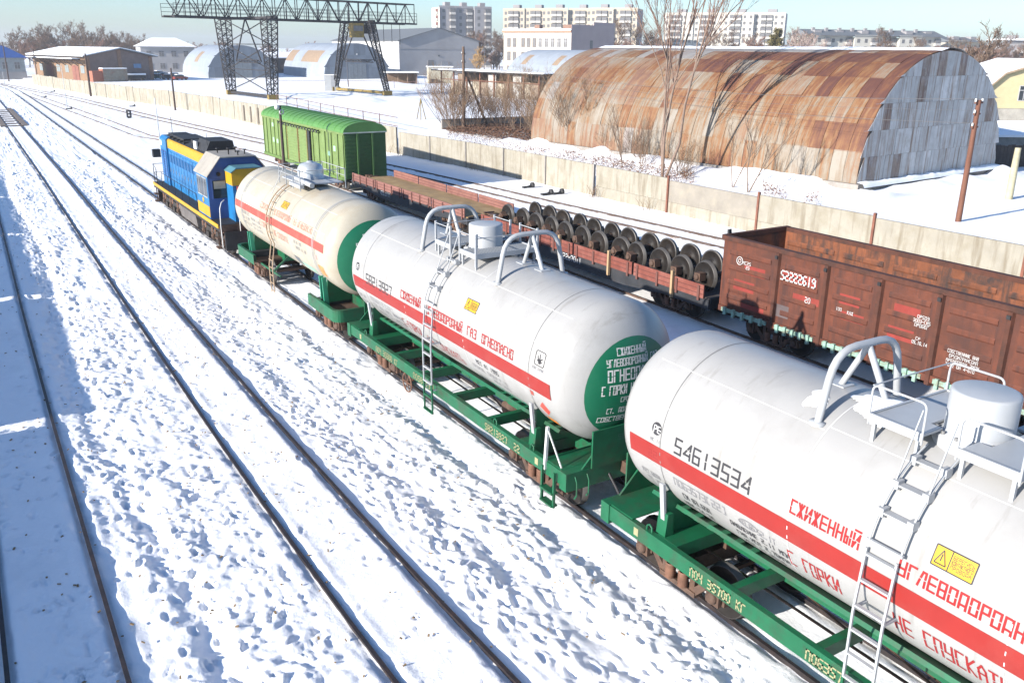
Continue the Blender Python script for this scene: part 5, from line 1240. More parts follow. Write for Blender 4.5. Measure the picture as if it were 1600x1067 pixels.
P0, P1 = DP(785, 452), DP(992, 430); tower('long cream nine-storey apartment block behind the cream office roof', (P0.x, P0.y), (P1.x, P1.y), 14, 27.6, 9, bw_, bs_, 6, 1)
P0, P1 = DP(1035, 470), DP(1222, 450); tower('pale stepped nine-storey apartment block above the crest of the rusty hangar', (P0.x, P0.y), (P1.x, P1.y), 15, 27.0, 9, bw2, bs_, 4, 1)
P0, P1 = DP(1262, 345), DP(1472, 360)
t = tower('long five-storey cream apartment block with grey pitched roof past the hangar crest', (P0.x, P0.y), (P1.x, P1.y), 12, 14.6, 5, bw2, bs_, 6, 2)
W = math.hypot(P1.x-P0.x, P1.y-P0.y)
MB().prism([(-.6, 15.2), (7, 17.6), (14.6, 15.2)], 'x', -.5, W+.5).build('roof', roofgrey, t)
for k in range(9): MB().box(4+k*6, 5.2+k*6, 4.5, 5.5, 16.2, 18.2).build('chimney', bs_, t)
P0, P1 = DP(1483, 372), DP(1542, 378); t = tower('low cream apartment block beside the end of the long five-storey block', (P0.x, P0.y), (P1.x, P1.y), 12, 13.2, 4, bw_, bs_, 2, 2)
MB().prism([(-.6, 13.6), (7, 15.6), (14.6, 13.6)], 'x', -.5, 16).build('roof', roofgrey, t)
P0, P1 = DP(1572, 300), DP(1640, 300); t = tower('dark grey apartment block with snowy roof near yellow house', (P0.x, P0.y), (P1.x, P1.y), 12, 12.5, 4, bs_, bs_, 2, 1)
MB().box(-1, 16, -.6, 12, 13.4, 13.9).build('roof_snow', cleansnow, t)
# brick warehouse by the tracks
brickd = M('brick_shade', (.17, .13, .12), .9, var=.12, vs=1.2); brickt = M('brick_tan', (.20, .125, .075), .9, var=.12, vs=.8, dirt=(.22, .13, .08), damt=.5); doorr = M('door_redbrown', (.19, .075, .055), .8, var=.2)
A = G(141, 127.5); B = G(229, 124); o_ = (A.x, A.y, 0); rz = R_(13); W = 16.5
t = thing('brick_warehouse', 'long low brick warehouse with snow on its overhanging roof behind the fence', 'warehouse', o_, rz)
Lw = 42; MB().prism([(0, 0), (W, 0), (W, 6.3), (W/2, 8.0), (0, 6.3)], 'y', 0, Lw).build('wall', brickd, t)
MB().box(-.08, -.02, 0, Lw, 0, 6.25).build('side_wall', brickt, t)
for x in (0, W/2, W): MB().box(x-.5, x+.5, -.12, .0, 0, 6.2 if x != W/2 else 7.9).build('pier', M('brick_pier', (.21, .13, .09), .9), t)
gable(t, 0, W, 0, Lw, 6.4, 8.1, 1.6, roofgrey, cleansnow)
MB().box(-3.4, -1.2, 1.5, Lw-.5, 5.35, 5.55).build('canopy', sooty, t); MB().box(-3.3, -1.2, 1.6, Lw-.6, 5.55, 5.75).build('canopy_snow', cleansnow, t)
for k in range(9): MB().bar((-.1, 2+k*4.7, 3.7), (-2.4, 2+k*4.7, 5.35), .22).build('canopy_bracket', brickd, t)
for k, y in enumerate((4, 9, 15.5, 22, 29, 36)):
    if k in (1, 4): MB().box(-.2, -.05, y-2.4, y+2.4, 0, 3.8).build('door', doorr, t)
    else: window(t, -.05, y, 1.9, 2.6, 1.9, 'y', brickt, M('pane_greyblue', (.20, .24, .25), .4))
MB().box(11.8, 13.8, -.08, .0, 3.2, 4.3).build('blue_sign', M('sign_blue', (.12, .22, .36), .6), t)
c = G(187, 124); t = thing('cargo_container', 'small rusty cargo container with snow on top against the warehouse gable', 'container', (G(163, 128.5).x, G(163, 128.5).y, 0), R_(13))
MB().box(0, 6.2, 0, 2.6, .1, 3.2).build('body', M('container_tan', (.21, .19, .15), .8, dirt=(.2, .08, .05), damt=.6), t); MB().box(-.05, -.01, 0, 2.6, .1, 3.2).build('end_door', M('container_red', (.28, .10, .06), .8), t)
MB().box(0, 6.2, 0, 2.6, 3.2, 3.42).build('snow_cover', cleansnow, t); MB().box(-2.6, -.1, .3, 2.4, 0, 2.7).build('lean_to', M('container_red', (.28, .10, .06)), t)
t = thing('snow_covered_trailer', 'dark low trailer with snowy top beside the rusty container', 'trailer', (G(200, 127).x, G(200, 127).y, 0)); MB().box(0, 4.5, 0, 2, .5, 1.5).build('body', sooty, t); MB().box(-.2, 4.7, -.1, 2.1, 1.5, 1.9).build('snow_cover', cleansnow, t)
for x in (.8, 3.7): MB().lathe([(0, -.1), (.35, -.1), (.35, .1), (0, .1)], 'y', (x, .1, .35), n=12).build('wheel', sooty, t)
# two-storey grey building with white roof behind
A = G(215, 117); t = thing('storehouse', 'two-storey grey storehouse with white hipped roof among bare trees', 'building', (A.x+6, A.y+25, 0), R_(-4))
MB().box(0, 18, 0, 16, 0, 8.6).build('wall', wgrey, t)
hp = MB(); hp.add([(-.8, -.8, 8.6), (18.8, -.8, 8.6), (18.8, 16.8, 8.6), (-.8, 16.8, 8.6), (5, 8, 11.6), (13, 8, 11.6)], [(0, 1, 5, 4), (1, 2, 5), (2, 3, 4, 5), (3, 0, 4)]); hp.build('roof', cleansnow, t)
for k in range(4):
    for z in (1.2, 5.3): window(t, 2.6+k*4.1, 0, z, 1.6, 1.8, 'x', wgrey, panef)
# blue-roofed house on the far left
A = G(-20, 124); t = thing('blue_roof_house', 'small grey house with bright blue hipped roof beside the tracks', 'house', (A.x, A.y, 0), R_(2))
MB().box(0, 9.6, 0, 9, 0, 5.6).build('wall', M('wall_bluegrey', (.25, .28, .29), .9), t)
hp = MB(); hp.add([(-1, -1, 5.5), (10.6, -1, 5.5), (10.6, 10, 5.5), (-1, 10, 5.5), (4.6, 4.5, 8.6), (5.4, 4.5, 8.6)], [(0, 1, 5, 4), (1, 2, 5), (2, 3, 4, 5), (3, 0, 4)]); hp.build('roof', M('roof_blue', (.03, .08, .26), .5), t)
for k in range(3): window(t, 1.9+k*2.9, 0, 2.6, 1.3, 1.7, 'x', framew, panef)
MB().box(-.1, 9.7, -.1, 0, 0, 1.9).build('plinth', wgrey, t)
# yellow house on the right with fence
A = DP(1551, 96); t = thing('yellow_house', 'yellow house with gambrel roof and white-framed windows right of the hangar', 'house', (A.x, A.y, 0), R_(-32))
wy = M('wall_yellow', (.46, .40, .235), .85, var=.05)
MB().prism([(0, 0), (12, 0), (12, 5.4), (10.2, 7.0), (6, 8.3), (1.8, 7.0), (0, 5.4)], 'y', 0, 10).build('wall', M('wall_lower_grey', (.32, .30, .26), .9), t)
MB().prism([(0, 3.4), (12, 3.4), (12, 5.4), (10.2, 7.0), (6, 8.3), (1.8, 7.0), (0, 5.4)], 'y', -.06, 0).build('yellow_cladding', wy, t)
pts = [(-.4, 5.1), (1.7, 7.05), (6, 8.4), (10.3, 7.05), (12.4, 5.1)]
for a_, b_ in zip(pts, pts[1:]): MB().prism([a_, b_, (b_[0], b_[1]+.2), (a_[0], a_[1]+.2)], 'y', -.6, 10.3).build('roof', M('roof_eave_tan', (.30, .22, .15), .8), t); MB().prism([(a_[0], a_[1]+.2), (b_[0], b_[1]+.2), (b_[0], b_[1]+.32), (a_[0], a_[1]+.32)], 'y', -.5, 10.2).build('roof_snow', cleansnow, t)
for x in (4.3, 5.6, 8.5): window(t, x, -.06, 4.3, 1.0, 1.5, 'x', framew, glass)
A = G(1548, 262); t = thing('shed_lean_to', 'grey lean-to shed roof with snow below the yellow house', 'shed', (A.x+4, A.y+3, 0), R_(-32))
MB().prism([(0, 0), (0, 2.2), (3.0, 3.1), (3.0, 0)], 'x', 0, 14).build('wall', M('shed_wall', (.26, .245, .22), .9), t); MB().prism([(-.3, 2.15), (-.3, 2.35), (3.0, 3.35), (3.0, 3.15)], 'x', -.2, 14).build('roof', cleansnow, t)
t = thing('dark_board_fence', 'dark brown board fence in shade at the hangar corner', 'fence', (A.x-.5, A.y-.2, 0), R_(-20))
for k in range(22): MB().box(k*.36, k*.36+.34, -.02, .02, -.1, 1.9+.05*math.sin(k*1.7)).build('board', M('board_dark', (.045, .038, .035), .85, var=.2, randv=.25), t)
t = thing('tan_board_fence', 'tan board fence catching the sun beside the concrete post', 'fence', (A.x+7.5, A.y-4.6, 0), R_(-28))
for k in range(14): MB().box(k*.36, k*.36+.34, -.02, .02, -.1, 1.9).build('board', M('board_tan', (.28, .20, .10), .85, var=.15, randv=.15), t)

# ------------------------------------------------------------------ gantry crane
crm = M('crane_steel', (.022, .020, .022), .7, var=.2); cry = M('crane_yellow', (.20, .14, .035), .7, var=.25, dirt=(.12, .08, .04), damt=.6)
def lattice(mb, p0, p1, w0, w1, n, side, chord=.16, web=.08):
    p0 = Vector(p0); p1 = Vector(p1); d = (p1-p0).normalized(); sx = Vector(side).normalized(); sy = d.cross(sx).normalized()
    C = []
    for i in range(n+1):
        f = i/n; c = p0.lerp(p1, f); w_ = (w0[0]+(w1[0]-w0[0])*f, w0[1]+(w1[1]-w0[1])*f)
        C.append([c+sx*(a*w_[0]/2)+sy*(b*w_[1]/2) for a, b in ((-1, -1), (1, -1), (1, 1), (-1, 1))])
    for k in range(4): mb.bar(C[0][k], C[n][k], chord)
    for i in range(n):
        for k in range(4):
            k2 = (k+1) % 4
            mb.bar(C[i][k] if i % 2 else C[i][k2], C[i+1][k2] if i % 2 else C[i+1][k], web)
            mb.bar(C[i+1][k], C[i+1][k2], web)
fN = [G(427, 157), G(362, 148.5)]; fF = [G(605, 150), G(525, 143)]
mN = (fN[0]+fN[1])/2; mF = (fF[0]+fF[1])/2; gd = (mF-mN).normalized(); al = Vector((-gd.y, gd.x, 0))
t = thing('gantry_crane', 'dark lattice gantry crane with yellow cab straddling the snowy yard', 'crane', (mN.x, mN.y, 0))
O = Vector((mN.x, mN.y, 0))
def screen_t(px):     # parameter along the girder line for a pixel column
    best = min([k*.25 for k in range(-160, 320)], key=lambda s: abs((lambda P: 800+F*(P.dot(CR))/(P.dot(CF)))(Vector((mN.x+gd.x*s, mN.y+gd.y*s, 14-EYE)))-px)); return best
s0, s1 = screen_t(262), screen_t(640)
gz0, gz1 = 14.0, 17.8
mb = MB(); lattice(mb, gd*s0+Vector((0, 0, (gz0+gz1)/2)), gd*s1+Vector((0, 0, (gz0+gz1)/2)), (3.0, gz1-gz0), (3.0, gz1-gz0), 22, al, .22, .13); mb.build('girder', crm, t)
for s in (-1, 1):
    rl = MB()
    for z in (gz0+.7, gz0+1.4, gz0+2.0): rl.bar(gd*s0+al*(s*2.3)+Vector((0, 0, z)), gd*s1+al*(s*2.3)+Vector((0, 0, z)), .07)
    for k in range(27): q = s0+(s1-s0)*k/26; rl.bar(gd*q+al*(s*2.3)+Vector((0, 0, gz0)), gd*q+al*(s*2.3)+Vector((0, 0, gz0+2.0)), .07)
    rl.bar(gd*s0+al*(s*2.0)+Vector((0, 0, gz0-.1)), gd*s1+al*(s*2.0)+Vector((0, 0, gz0-.1)), .8, .3); rl.build('walkway_railing', crm, t)
sF = (mF-mN).length
for feet, q in ((fN, 0), (fF, sF)):
    for k, ft in enumerate(feet):
        topp = gd*q+al*((-1 if k == 0 else 1)*(4.2 if q else 8.0))+Vector((0, 0, gz0)); mb = MB(); lattice(mb, Vector((ft.x, ft.y, .9))-O, topp, (.7, .7) if q else (1.3, 1.3), (1.3, 1.3) if q else (2.2, 2.2), 14, gd, .19, .095); mb.build('leg', crm, t)
    a_, b_ = feet[0]-O, feet[1]-O; tw = 4.2 if q else 8.0
    MB().bar(gd*q-al*(tw+1)+Vector((0, 0, gz0)), gd*q+al*(tw+1)+Vector((0, 0, gz0)), .5, .45).build('head_beam', crm, t)
    if not q:
        xb = MB()
        for za, zb in ((1, 5), (5, 9.5), (9.5, gz0)):
            fa, fb = za/gz0, zb/gz0; L0 = lambda f: a_.lerp(gd*q-al*tw, f); L1 = lambda f: b_.lerp(gd*q+al*tw, f)
            for u_, v_ in ((L0(fa), L1(fb)), (L1(fa), L0(fb)), (L0(fb), L1(fb))): xb.bar(Vector((u_.x, u_.y, fa*gz0 if (u_-L0(fb)).length > .1 else fb*gz0)), Vector((v_.x, v_.y, fb*gz0)), .14)
        xb.build('x_bracing', crm, t)
    MB().bar(a_+Vector((0, 0, .55)), b_+Vector((0, 0, .55)), .6, .5).build('end_carriage', cry if q else crm, t)
    for ft in feet: f_ = ft-O; MB().box(f_.x-.9, f_.x+.9, f_.y-.5, f_.y+.5, .1, .95).build('bogie_box', cry, t)
    m_ = MB(); lattice(m_, a_*.75+b_*.25+Vector((0, 0, 6.5)), a_*.25+b_*.75+Vector((0, 0, 6.5)), (.5, .5), (.5, .5), 8, (0, 0, 1), .12, .08); m_.build('cross_brace', crm, t)
    MB().bar(a_*.5+b_*.5+gd*.0+Vector((0, 0, gz0)), a_*.8+b_*.2+Vector((0, 0, 6.5)), .2).bar(a_*.5+b_*.5+Vector((0, 0, gz0)), a_*.2+b_*.8+Vector((0, 0, 6.5)), .2).build('knee_brace', crm, t)
cb = gd*(sF-2.6)-al*3.0; MB().box(cb.x-1.2, cb.x+1.2, cb.y-1.0, cb.y+1.0, gz0-3.0, gz0-.3).build('operator_cab', cry, t)
MB().box(cb.x-1.0, cb.x+1.0, cb.y-1.06, cb.y-1.0, gz0-1.8, gz0-.8).build('cab_window', panef, t)
tr_ = gd*(sF+1.5); MB().box(tr_.x-2.0, tr_.x+2.0, tr_.y-1.4, tr_.y+1.4, gz0-2.2, gz0-.4).build('hoist_trolley', crm, t)
for k in range(4): q = sF+4.5+k*2.2; MB().tube([gd*q+Vector((0, 0, gz0)), gd*q+Vector((0, 0, gz0-4.2))], .06, 4).build('hoist_cable', crm, t)
# spare mast of the second lattice tower between the crane legs
# ------------------------------------------------------------------ yard sheds
t = thing('open_shed', 'small open-fronted shed with snowy flat roof near the far crane leg', 'shed', tuple(G(607, 134)), R_(-12))
MB().box(0, 7.5, 3.4, 3.6, 0, 2.9).build('back_wall', M('shed_boards', (.22, .15, .10), .9), t)
for x in (0, 2.5, 5, 7.4): MB().box(x-.12, x+.12, 0, .24, 0, 2.9).build('post', MATS['shed_boards'], t)
MB().box(7.3, 7.5, 0, 3.6, 0, 2.9).build('side_wall', brickd, t); MB().box(-.3, 7.8, -.6, 4, 2.9, 3.05).build('roof', sooty, t); MB().box(-.3, 7.8, -.6, 4, 3.05, 3.35).build('roof_snow', cleansnow, t)
t = thing('switch_cabinet', 'pale grey electrical cabinet standing in snow by the crane leg', 'cabinet', tuple(G(517, 143)), R_(-25)); MB().box(-1.2, 1.6, -.5, .5, 0, 3.4).build('body', grey, t); MB().box(.2, 1.55, -.56, -.5, .2, 3.2).build('door', M('cabinet_door', (.24, .25, .27), .6), t); MB().box(-1.3, 1.7, -.6, .6, 3.4, 3.5).build('roof', cleansnow, t)
t = thing('white_booth', 'cream booth with dark crate in front beside the open canopy', 'booth', tuple(G(670, 131)), R_(-20)); MB().box(0, 6.5, 0, 4, 0, 4.2).build('body', M('booth_cream', (.38, .35, .27), .9), t); MB().box(.2, 2.2, -1.2, -.2, 0, 1.2).build('crate', sooty, t); MB().box(-.2, 6.7, -.2, 4.2, 4.2, 4.45).build('roof_snow', cleansnow, t)
A = G(690, 146); B = G(842, 158); o_, rz, W = frame2(A, B)
t = thing('canopy_shed', 'long open canopy shed with flat dark roof and cluttered timber walls behind bushes', 'shed', o_, rz)
MB().box(-2, W+2.5, -1.2, 7, 4.6, 4.85).build('roof', sooty, t); MB().box(-2, W+2.5, -1.2, 7, 4.85, 4.98).build('roof_snow', cleansnow, t)
for k in range(8): MB().box(W*k/7-.12, W*k/7+.12, -.1, .15, 0, 4.6).build('post', ruststeel, t)
MB().box(0, W, 5.5, 5.7, 0, 4.5).build('back_wall', M('canopy_back', (.14, .11, .09), .9), t)
r = random.Random(4)
for k in range(11):
    x = 3.2+k*(W-6)/10; MB().box(x, x+(W-6)/10-.15, .2, .35, 0, r.uniform(2.6, 3.2) if k not in (1, 5, 8) else 4.3).build('wall_panel', M('canopy_panel_%d' % (k % 3), [(.30, .26, .20), (.21, .16, .12), (.34, .33, .31)][k % 3], .9, var=.2), t)
MB().box(0, W, -.15, -.05, 2.9, 3.05).build('beam', ruststeel, t)
t = thing('long_low_shed', 'long low dark shed with snowy roof between the two silver hangars', 'shed', tuple(G(415, 115)), R_(-3)); MB().box(0, 34, 0, 8, 0, 5.2).build('wall', M('shed_dark', (.07, .06, .06), .9), t); MB().prism([(-.6, 5.1), (-.6, 5.4), (8.6, 7.2), (8.6, 6.9)], 'x', -.6, 34.6).build('roof', cleansnow, t)
for k in range(6): MB().box(2+k*5.5, 4.6+k*5.5, -.1, 0, 0, 3.8).build('door', M('shed_door', (.12, .09, .08), .9), t)
# snow-covered parked cars behind the warehouse
carm = [M('car_paint_%d' % k, c, .35, var=.05) for k, c in enumerate([(.04, .10, .06), (.22, .04, .03), (.06, .07, .09), (.20, .21, .22)])]
def car(px, py, rz, k, lab):
    p = G(px, py); t = thing('parked_car', lab, 'car', (p.x, p.y, .05), rz)
    MB().prism([(-2.1, .35), (2.1, .35), (2.1, .8), (1.2, .95), (-2.0, .95), (-2.15, .7)], 'y', -.85, .85).build('body', carm[k % 4], t)
    MB().prism([(-1.7, .95), (1.0, .95), (.4, 1.45), (-1.2, 1.45)], 'y', -.75, .75).build('cabin', glass, t)
    MB().prism([(-1.3, 1.45), (.5, 1.45), (.3, 1.6), (-1.1, 1.6)], 'y', -.78, .78).build('snow_cover', cleansnow, t); MB().prism([(1.0, .95), (2.05, .82), (2.0, .95), (1.05, 1.08)], 'y', -.8, .8).build('hood_snow', cleansnow, t)
    for x in (-1.35, 1.35):
        for y in (-.85, .85): MB().lathe([(0, -.1), (.32, -.1), (.32, .1), (0, .1)], 'y', (x, y, .32), n=12).build('wheel', sooty, t)
for k, (px, py, rz, lab) in enumerate([(250, 119, .3, 'dark green car under snow behind the brick warehouse'), (258, 122, .8, 'red car with snowy roof in the row behind the warehouse'), (266, 125.5, .5, 'dark grey car under snow close to the silver hangar side'), (275, 123, .2, 'pale grey car under snow close to the silver hangar side'), (247, 124.5, 1.2, 'green car with snow heaped on its roof nearest the warehouse wall'), (281, 126, .4, 'red car half buried in snow at the silver hangar corner')]): car(px, py, rz, k, lab)

# ------------------------------------------------------------------ poles, posts and wires
ins = M('insulator_white', (.55, .55, .52), .3)
def pole(label, base, h, r0, mat, lean=(0, 0), arms=(), name='utility_pole', n=10):
    t = thing(name, label, 'pole', (base[0], base[1], 0)); MB().tube([(0, 0, -.3), (lean[0]*.5, lean[1]*.5, h*.5), (lean[0], lean[1], h)], [r0, r0*.88, r0*.72], n).build('shaft', mat, t)
    for z, w_ in arms:
        fx = lean[0]*z/h; MB().box(fx-w_/2, fx+w_/2, lean[1]*z/h-.05, lean[1]*z/h+.05, z-.05, z+.05).build('crossarm', mat, t)
        for s in (-1, 1): MB().lathe([(.0, .2), (.05, .19), (.06, .08), (.04, .0)], 'z', (fx+s*(w_/2-.04), lean[1]*z/h, z+.03), n=8).build('insulator', ins, t)
    return t
pole('red-brown steel utility pole with three crossarms before the hangar end', G(1496, 352, -.1), 6.85, .17, polered, (0, 0), ((6.7, .7), (6.1, .55), (5.4, .55)))
pole('short pale concrete post standing in snow by the tan fence', G(1577, 305, .3), 3.4, .26, M('post_pale', (.36, .33, .22), .8), name='concrete_post')
p = G(725, 205); pole('tall brown timber utility pole with leaning prop behind the fence', p, 9.4, .2, polewood, (0, 0), ((8.6, .5), (7.7, .5)))
q = G(764, 203); t = thing('pole_prop', 'slanting timber prop leaning onto the tall brown pole', 'pole', (q.x, q.y, 0)); MB().tube([(0, 0, 0), (p.x-q.x+.25, p.y-q.y, 6.6)], [.17, .13], 8).build('shaft', polewood, t)
pole('dark pole standing against the fence in front of the warehouse', G(142, 150), 7.6, .2, poledark); pole('short dark pole with a lamp-like top in front of the stained fence', G(274, 172), 6.0, .15, poledark)
pb = G(447, 302, -.1); t = pole('dark pole with round white lamp standing before the green wagon', pb, ZT(434, 165, pb), .11, poledark); MB().lathe([(0, -.1), (.16, -.06), (.16, .08), (0, .1)], 'y', (-.22, -.1, 5.5), n=12).build('lamp', ins, t); MB().lathe([(.1, 0), (.17, 0), (.17, .04), (.1, .04)], 'y', (.06, -.14, 5.2), n=16).build('ring', ins, t)
pole('thin white signal post with round head beside the blue locomotive', G(251, 232), 4.6, .06, M('mast_grey', (.40, .42, .43), .6), name='signal_post'); pole('thin white post near far point levers', G(105, 168), 6.2, .05, MATS['mast_grey'], name='signal_post')
pole('thin pale post at the far edge of plank crossing', G(10, 149), 4.2, .05, MATS['mast_grey'], name='signal_post'); pole('dark pole beside the blue-roofed house', G(14, 127), 9.5, .16, poledark); pole('slim dark pole in front of warehouse doors', G(60, 131), 8.0, .12, poledark)
pole('thin lamp post in front of the second silver hangar', G(544, 138), 8.5, .09, M('mast_dark', (.08, .08, .09), .6), name='lamp_post')
pole('slim street lamp with two heads beyond the works hall', DP(757, 250), 9.0, .12, MATS['mast_dark'], (0, 0), ((8.9, 1.6),), name='lamp_post')
P0 = Vector(G(1496, 352, -.1)); wm = M('wire_pale', (.12, .12, .12), .5)
for k, (z, dx) in enumerate(((6.75, -.3), (6.75, .3), (6.15, -.24), (5.45, -.24), (5.45, .24))):
    a_ = Vector((P0.x+dx, P0.y, z+.15)); b_ = Vector((p.x+dx, p.y, 8.6-(6.75-z)*.6)); pts = [a_.lerp(b_, i/16)-Vector((0, 0, 1.3*4*(i/16)*(1-i/16))) for i in range(17)]
    o = MB().tube(pts, .007, 4).build('overhead_wire', wm); tag(o, 'thin overhead wire strung from the red-brown pole to the tall timber pole', 'wire', 'wires between the poles')
# yard rail fence
def pipe_fence(label, pts, hz, step):
    t = thing('pipe_fence', label, 'fence', (pts[0].x, pts[0].y, 0)); o = Vector((pts[0].x, pts[0].y, 0)); mt = M('pipe_rust', (.13, .07, .06), .8)
    for a_, b_ in zip(pts, pts[1:]):
        a2, b2 = Vector((a_.x, a_.y, 0))-o, Vector((b_.x, b_.y, 0))-o
        for z in hz: MB().tube([a2+Vector((0, 0, z)), b2+Vector((0, 0, z))], .045, 5).build('rail', mt, t)
        n = max(1, int((b2-a2).length/step))
        for k in range(n): c = a2.lerp(b2, k/n); MB().tube([c+Vector((0, 0, -.1)), c+Vector((0, 0, hz[0]+.1))], .06, 5).build('post', mt, t)
pipe_fence('rusty pipe railing along the yard above the concrete fence', [Vector((46, 150)), Vector((44, 118)), Vector((43.5, 96))], (1.5, .5), 5.5)
pipe_fence('rusty pipe railing in front of the silver hangars', [G(430, 137), G(545, 137), G(690, 141)], (1.6,), 9)
q = G(658, 188); t = thing('yellow_stand', 'small yellow tripod stand in the snowy yard', 'stand', (q.x, q.y, 0))
for a in (0, 2.1, 4.2): MB().tube([(0, 0, 2.8), (.7*math.cos(a), .7*math.sin(a), 0)], .06, 5).build('leg', cry, t)
# low rubble bank with brown weeds behind fence
q0, q1 = G(690, 203), G(880, 195)
t = thing('low_wall', 'low dark retaining wall with brown litter behind the pale fence', 'wall', (q0.x, q0.y, 0), math.atan2(q1.y-q0.y, q1.x-q0.x))
MB().box(0, (q1-q0).length, -.15, .15, -.2, 1.1).build('wall', concd, t); MB().box(0, (q1-q0).length, -.2, .2, 1.1, 1.2).build('coping', dgrey, t)

# ------------------------------------------------------------------ trees and shrubs
def grow_tree(seed, H, spread, levels, kids, r0, twr, upr=.55, stems=1, base=.25):
    """bare tree: trunk and limbs in one mesh, twigs in another"""
    r = random.Random(seed); tk, cr = MB(), MB()
    def br(p, d, L, rad, lv):
        pts = [p]; n = 4 if lv < 2 else 3; dd = d.copy()
        for i in range(n):
            dd = (dd+Vector((r.gauss(0, .13), r.gauss(0, .13), r.gauss(.03, .08)))).normalized(); pts.append(pts[-1]+dd*(L/n))
        end = max(rad*.5, twr*.5)
        (tk if lv < 2 else cr).tube(pts, [rad+(end-rad)*i/n for i in range(n+1)], 7 if lv == 0 else (5 if lv == 1 else 3), cap=False)
        if lv >= levels: return
        for k in range(kids[min(lv, len(kids)-1)]):
            f = r.uniform(base if lv == 0 else .2, 1.0); i = min(int(f*n), n-1); q = pts[i].lerp(pts[i+1], f*n-i)
            a = r.uniform(0, 6.283); side = Vector((math.cos(a), math.sin(a), r.uniform(-.1, .3))); nd = (dd*upr+side*spread*r.uniform(.6, 1.2)+Vector((0, 0, .25))).normalized()
            br(q, nd, L*r.uniform(.38, .68)*(1-.25*f if lv else 1), max(rad*(.55-.2*f), twr), lv+1)
    for s in range(stems):
        a = r.uniform(0, 6.28); sp_ = (0 if stems == 1 else .14 if stems < 5 else .5); d0 = Vector((math.cos(a)*sp_, math.sin(a)*sp_, 1)).normalized(); br(Vector((.2*math.cos(a)*(stems > 1), .2*math.sin(a)*(stems > 1), -.2)), d0, H*r.uniform(.55, .72), r0, 0)
    return tk, cr
TREES = {}
def tree(kind, loc, label, name, cat='tree', sc=1.0, rz=None, group=None):
    tk, cr, mt, mc = TREES[kind]; t = thing(name, label, cat, (loc[0], loc[1], 0), rnd.uniform(0, 6.28) if rz is None else rz, group); t.scale = (sc, sc, sc*rnd.uniform(.92, 1.1))
    link('trunk', tk, t); link('crown', cr, t); return t
def deft(kind, mt, mc, *a, **k): tk, cr = grow_tree(*a, **k); TREES[kind] = (tk.mesh('trunk', mt), cr.mesh('crown', mc), mt, mc)
for k in range(4): deft('far%d' % k, bark, twig, 20+k, 12, .8, 4, (9, 7, 6, 5), .24, .035)
for k in range(3): deft('red%d' % k, bark, twigr, 40+k, 11, .9, 4, (8, 8, 6, 5), .2, .035)
deft('near0', M('bark_grey', (.19, .135, .105), .9, var=.2, vs=5), twigr, 5, 17, .40, 4, (7, 5, 4, 3), .12, .010, upr=.8, stems=3, base=.3)
deft('near1', bark, twig, 9, 7.5, .5, 3, (6, 4, 3), .06, .009, upr=.85, stems=2)
deft('birch', birch, M('twig_birch', (.33, .25, .22), .9), 12, 13, .5, 4, (10, 7, 6, 4), .2, .03, upr=.7)
for k in range(4): deft('bush%d' % k, bark, [twigtan, twig][k % 2], 60+k, 6.0, .6, 3, (5, 5, 3), .03, .0085, upr=.75, stems=9, base=.2)
deft('willow', twigtan, M('twig_yellow', (.42, .26, .10), .9), 77, 10, .8, 4, (9, 8, 6, 4), .2, .035)
# one big multi-stem tree and slighter ones in front of the hangar
tree('near0', G(1037, 278), 'tall multi-stemmed bare tree rising in front of the rusty hangar', 'bare_tree', rz=.4)
for k, (px, py, s) in enumerate(((1165, 300, .85), (1142, 292, .7), (1000, 265, .6), (975, 262, .75), (905, 236, .8))): tree('near1', G(px, py), ['thin forked bare sapling close against the hangar sheets', 'small bare sapling at the hangar foot', 'bare sapling leaning beside the big tree stems', 'slender bare sapling in scrub behind the fence', 'bare sapling at the far end of the rusty hangar'][k], 'bare_sapling', sc=s)
bl = [(745, 205), (790, 208), (812, 212), (838, 216), (862, 222), (880, 226), (900, 236), (930, 240), (955, 246), (980, 252), (1010, 262), (1060, 274), (700, 202), (775, 196), (820, 190), (850, 196), (715, 208)]
bl += [(px+rnd.uniform(-16, 16), py+rnd.uniform(-5, 6)) for px, py in bl[:14]]
for k, (px, py) in enumerate(bl): tree('bush%d' % (k % 4), G(px, py), 'tangled bare brown bush growing behind the concrete fence', 'bare_bush', 'bush', sc=rnd.uniform(.75, 1.25)*(.5 if px > 915 else 1.1), group='bare bushes behind the concrete fence')
# leaf litter under the thicket
lt = MB(); r = random.Random(8)
for k in range(4200):
    px, py = r.uniform(700, 1320), 0; py = 200+(px-700)*.19+r.gauss(6, 9)
    if px > 1080 and (math.sin(px*.09)+math.sin(px*.037) < .5 or r.random() < (px-1080)/260): continue
    q = G(px, py); 
    if q.x < FX(q.y)+.5 or (q.x > 49 and q.y < 76): continue
    a = r.uniform(0, 6.28); s = r.uniform(.03, .10); z = .22+r.uniform(0, .2); lt.add([(q.x+s*math.cos(a+b), q.y+s*math.sin(a+b), z+r.uniform(-.05, .08)) for b in (0, 1.8, 3.3, 4.9)], [(0, 1, 2, 3)])
    if k % 3 == 0: lt.tube([(q.x, q.y, .1), (q.x+r.gauss(0, .5), q.y+r.gauss(0, .5), r.uniform(.3, 1.2))], [.014, .004], 3, cap=False)
tag(lt.build('leaf_litter', leafdry), 'brown leaf litter and dead stalks under the bushes', 'litter', kind='stuff')
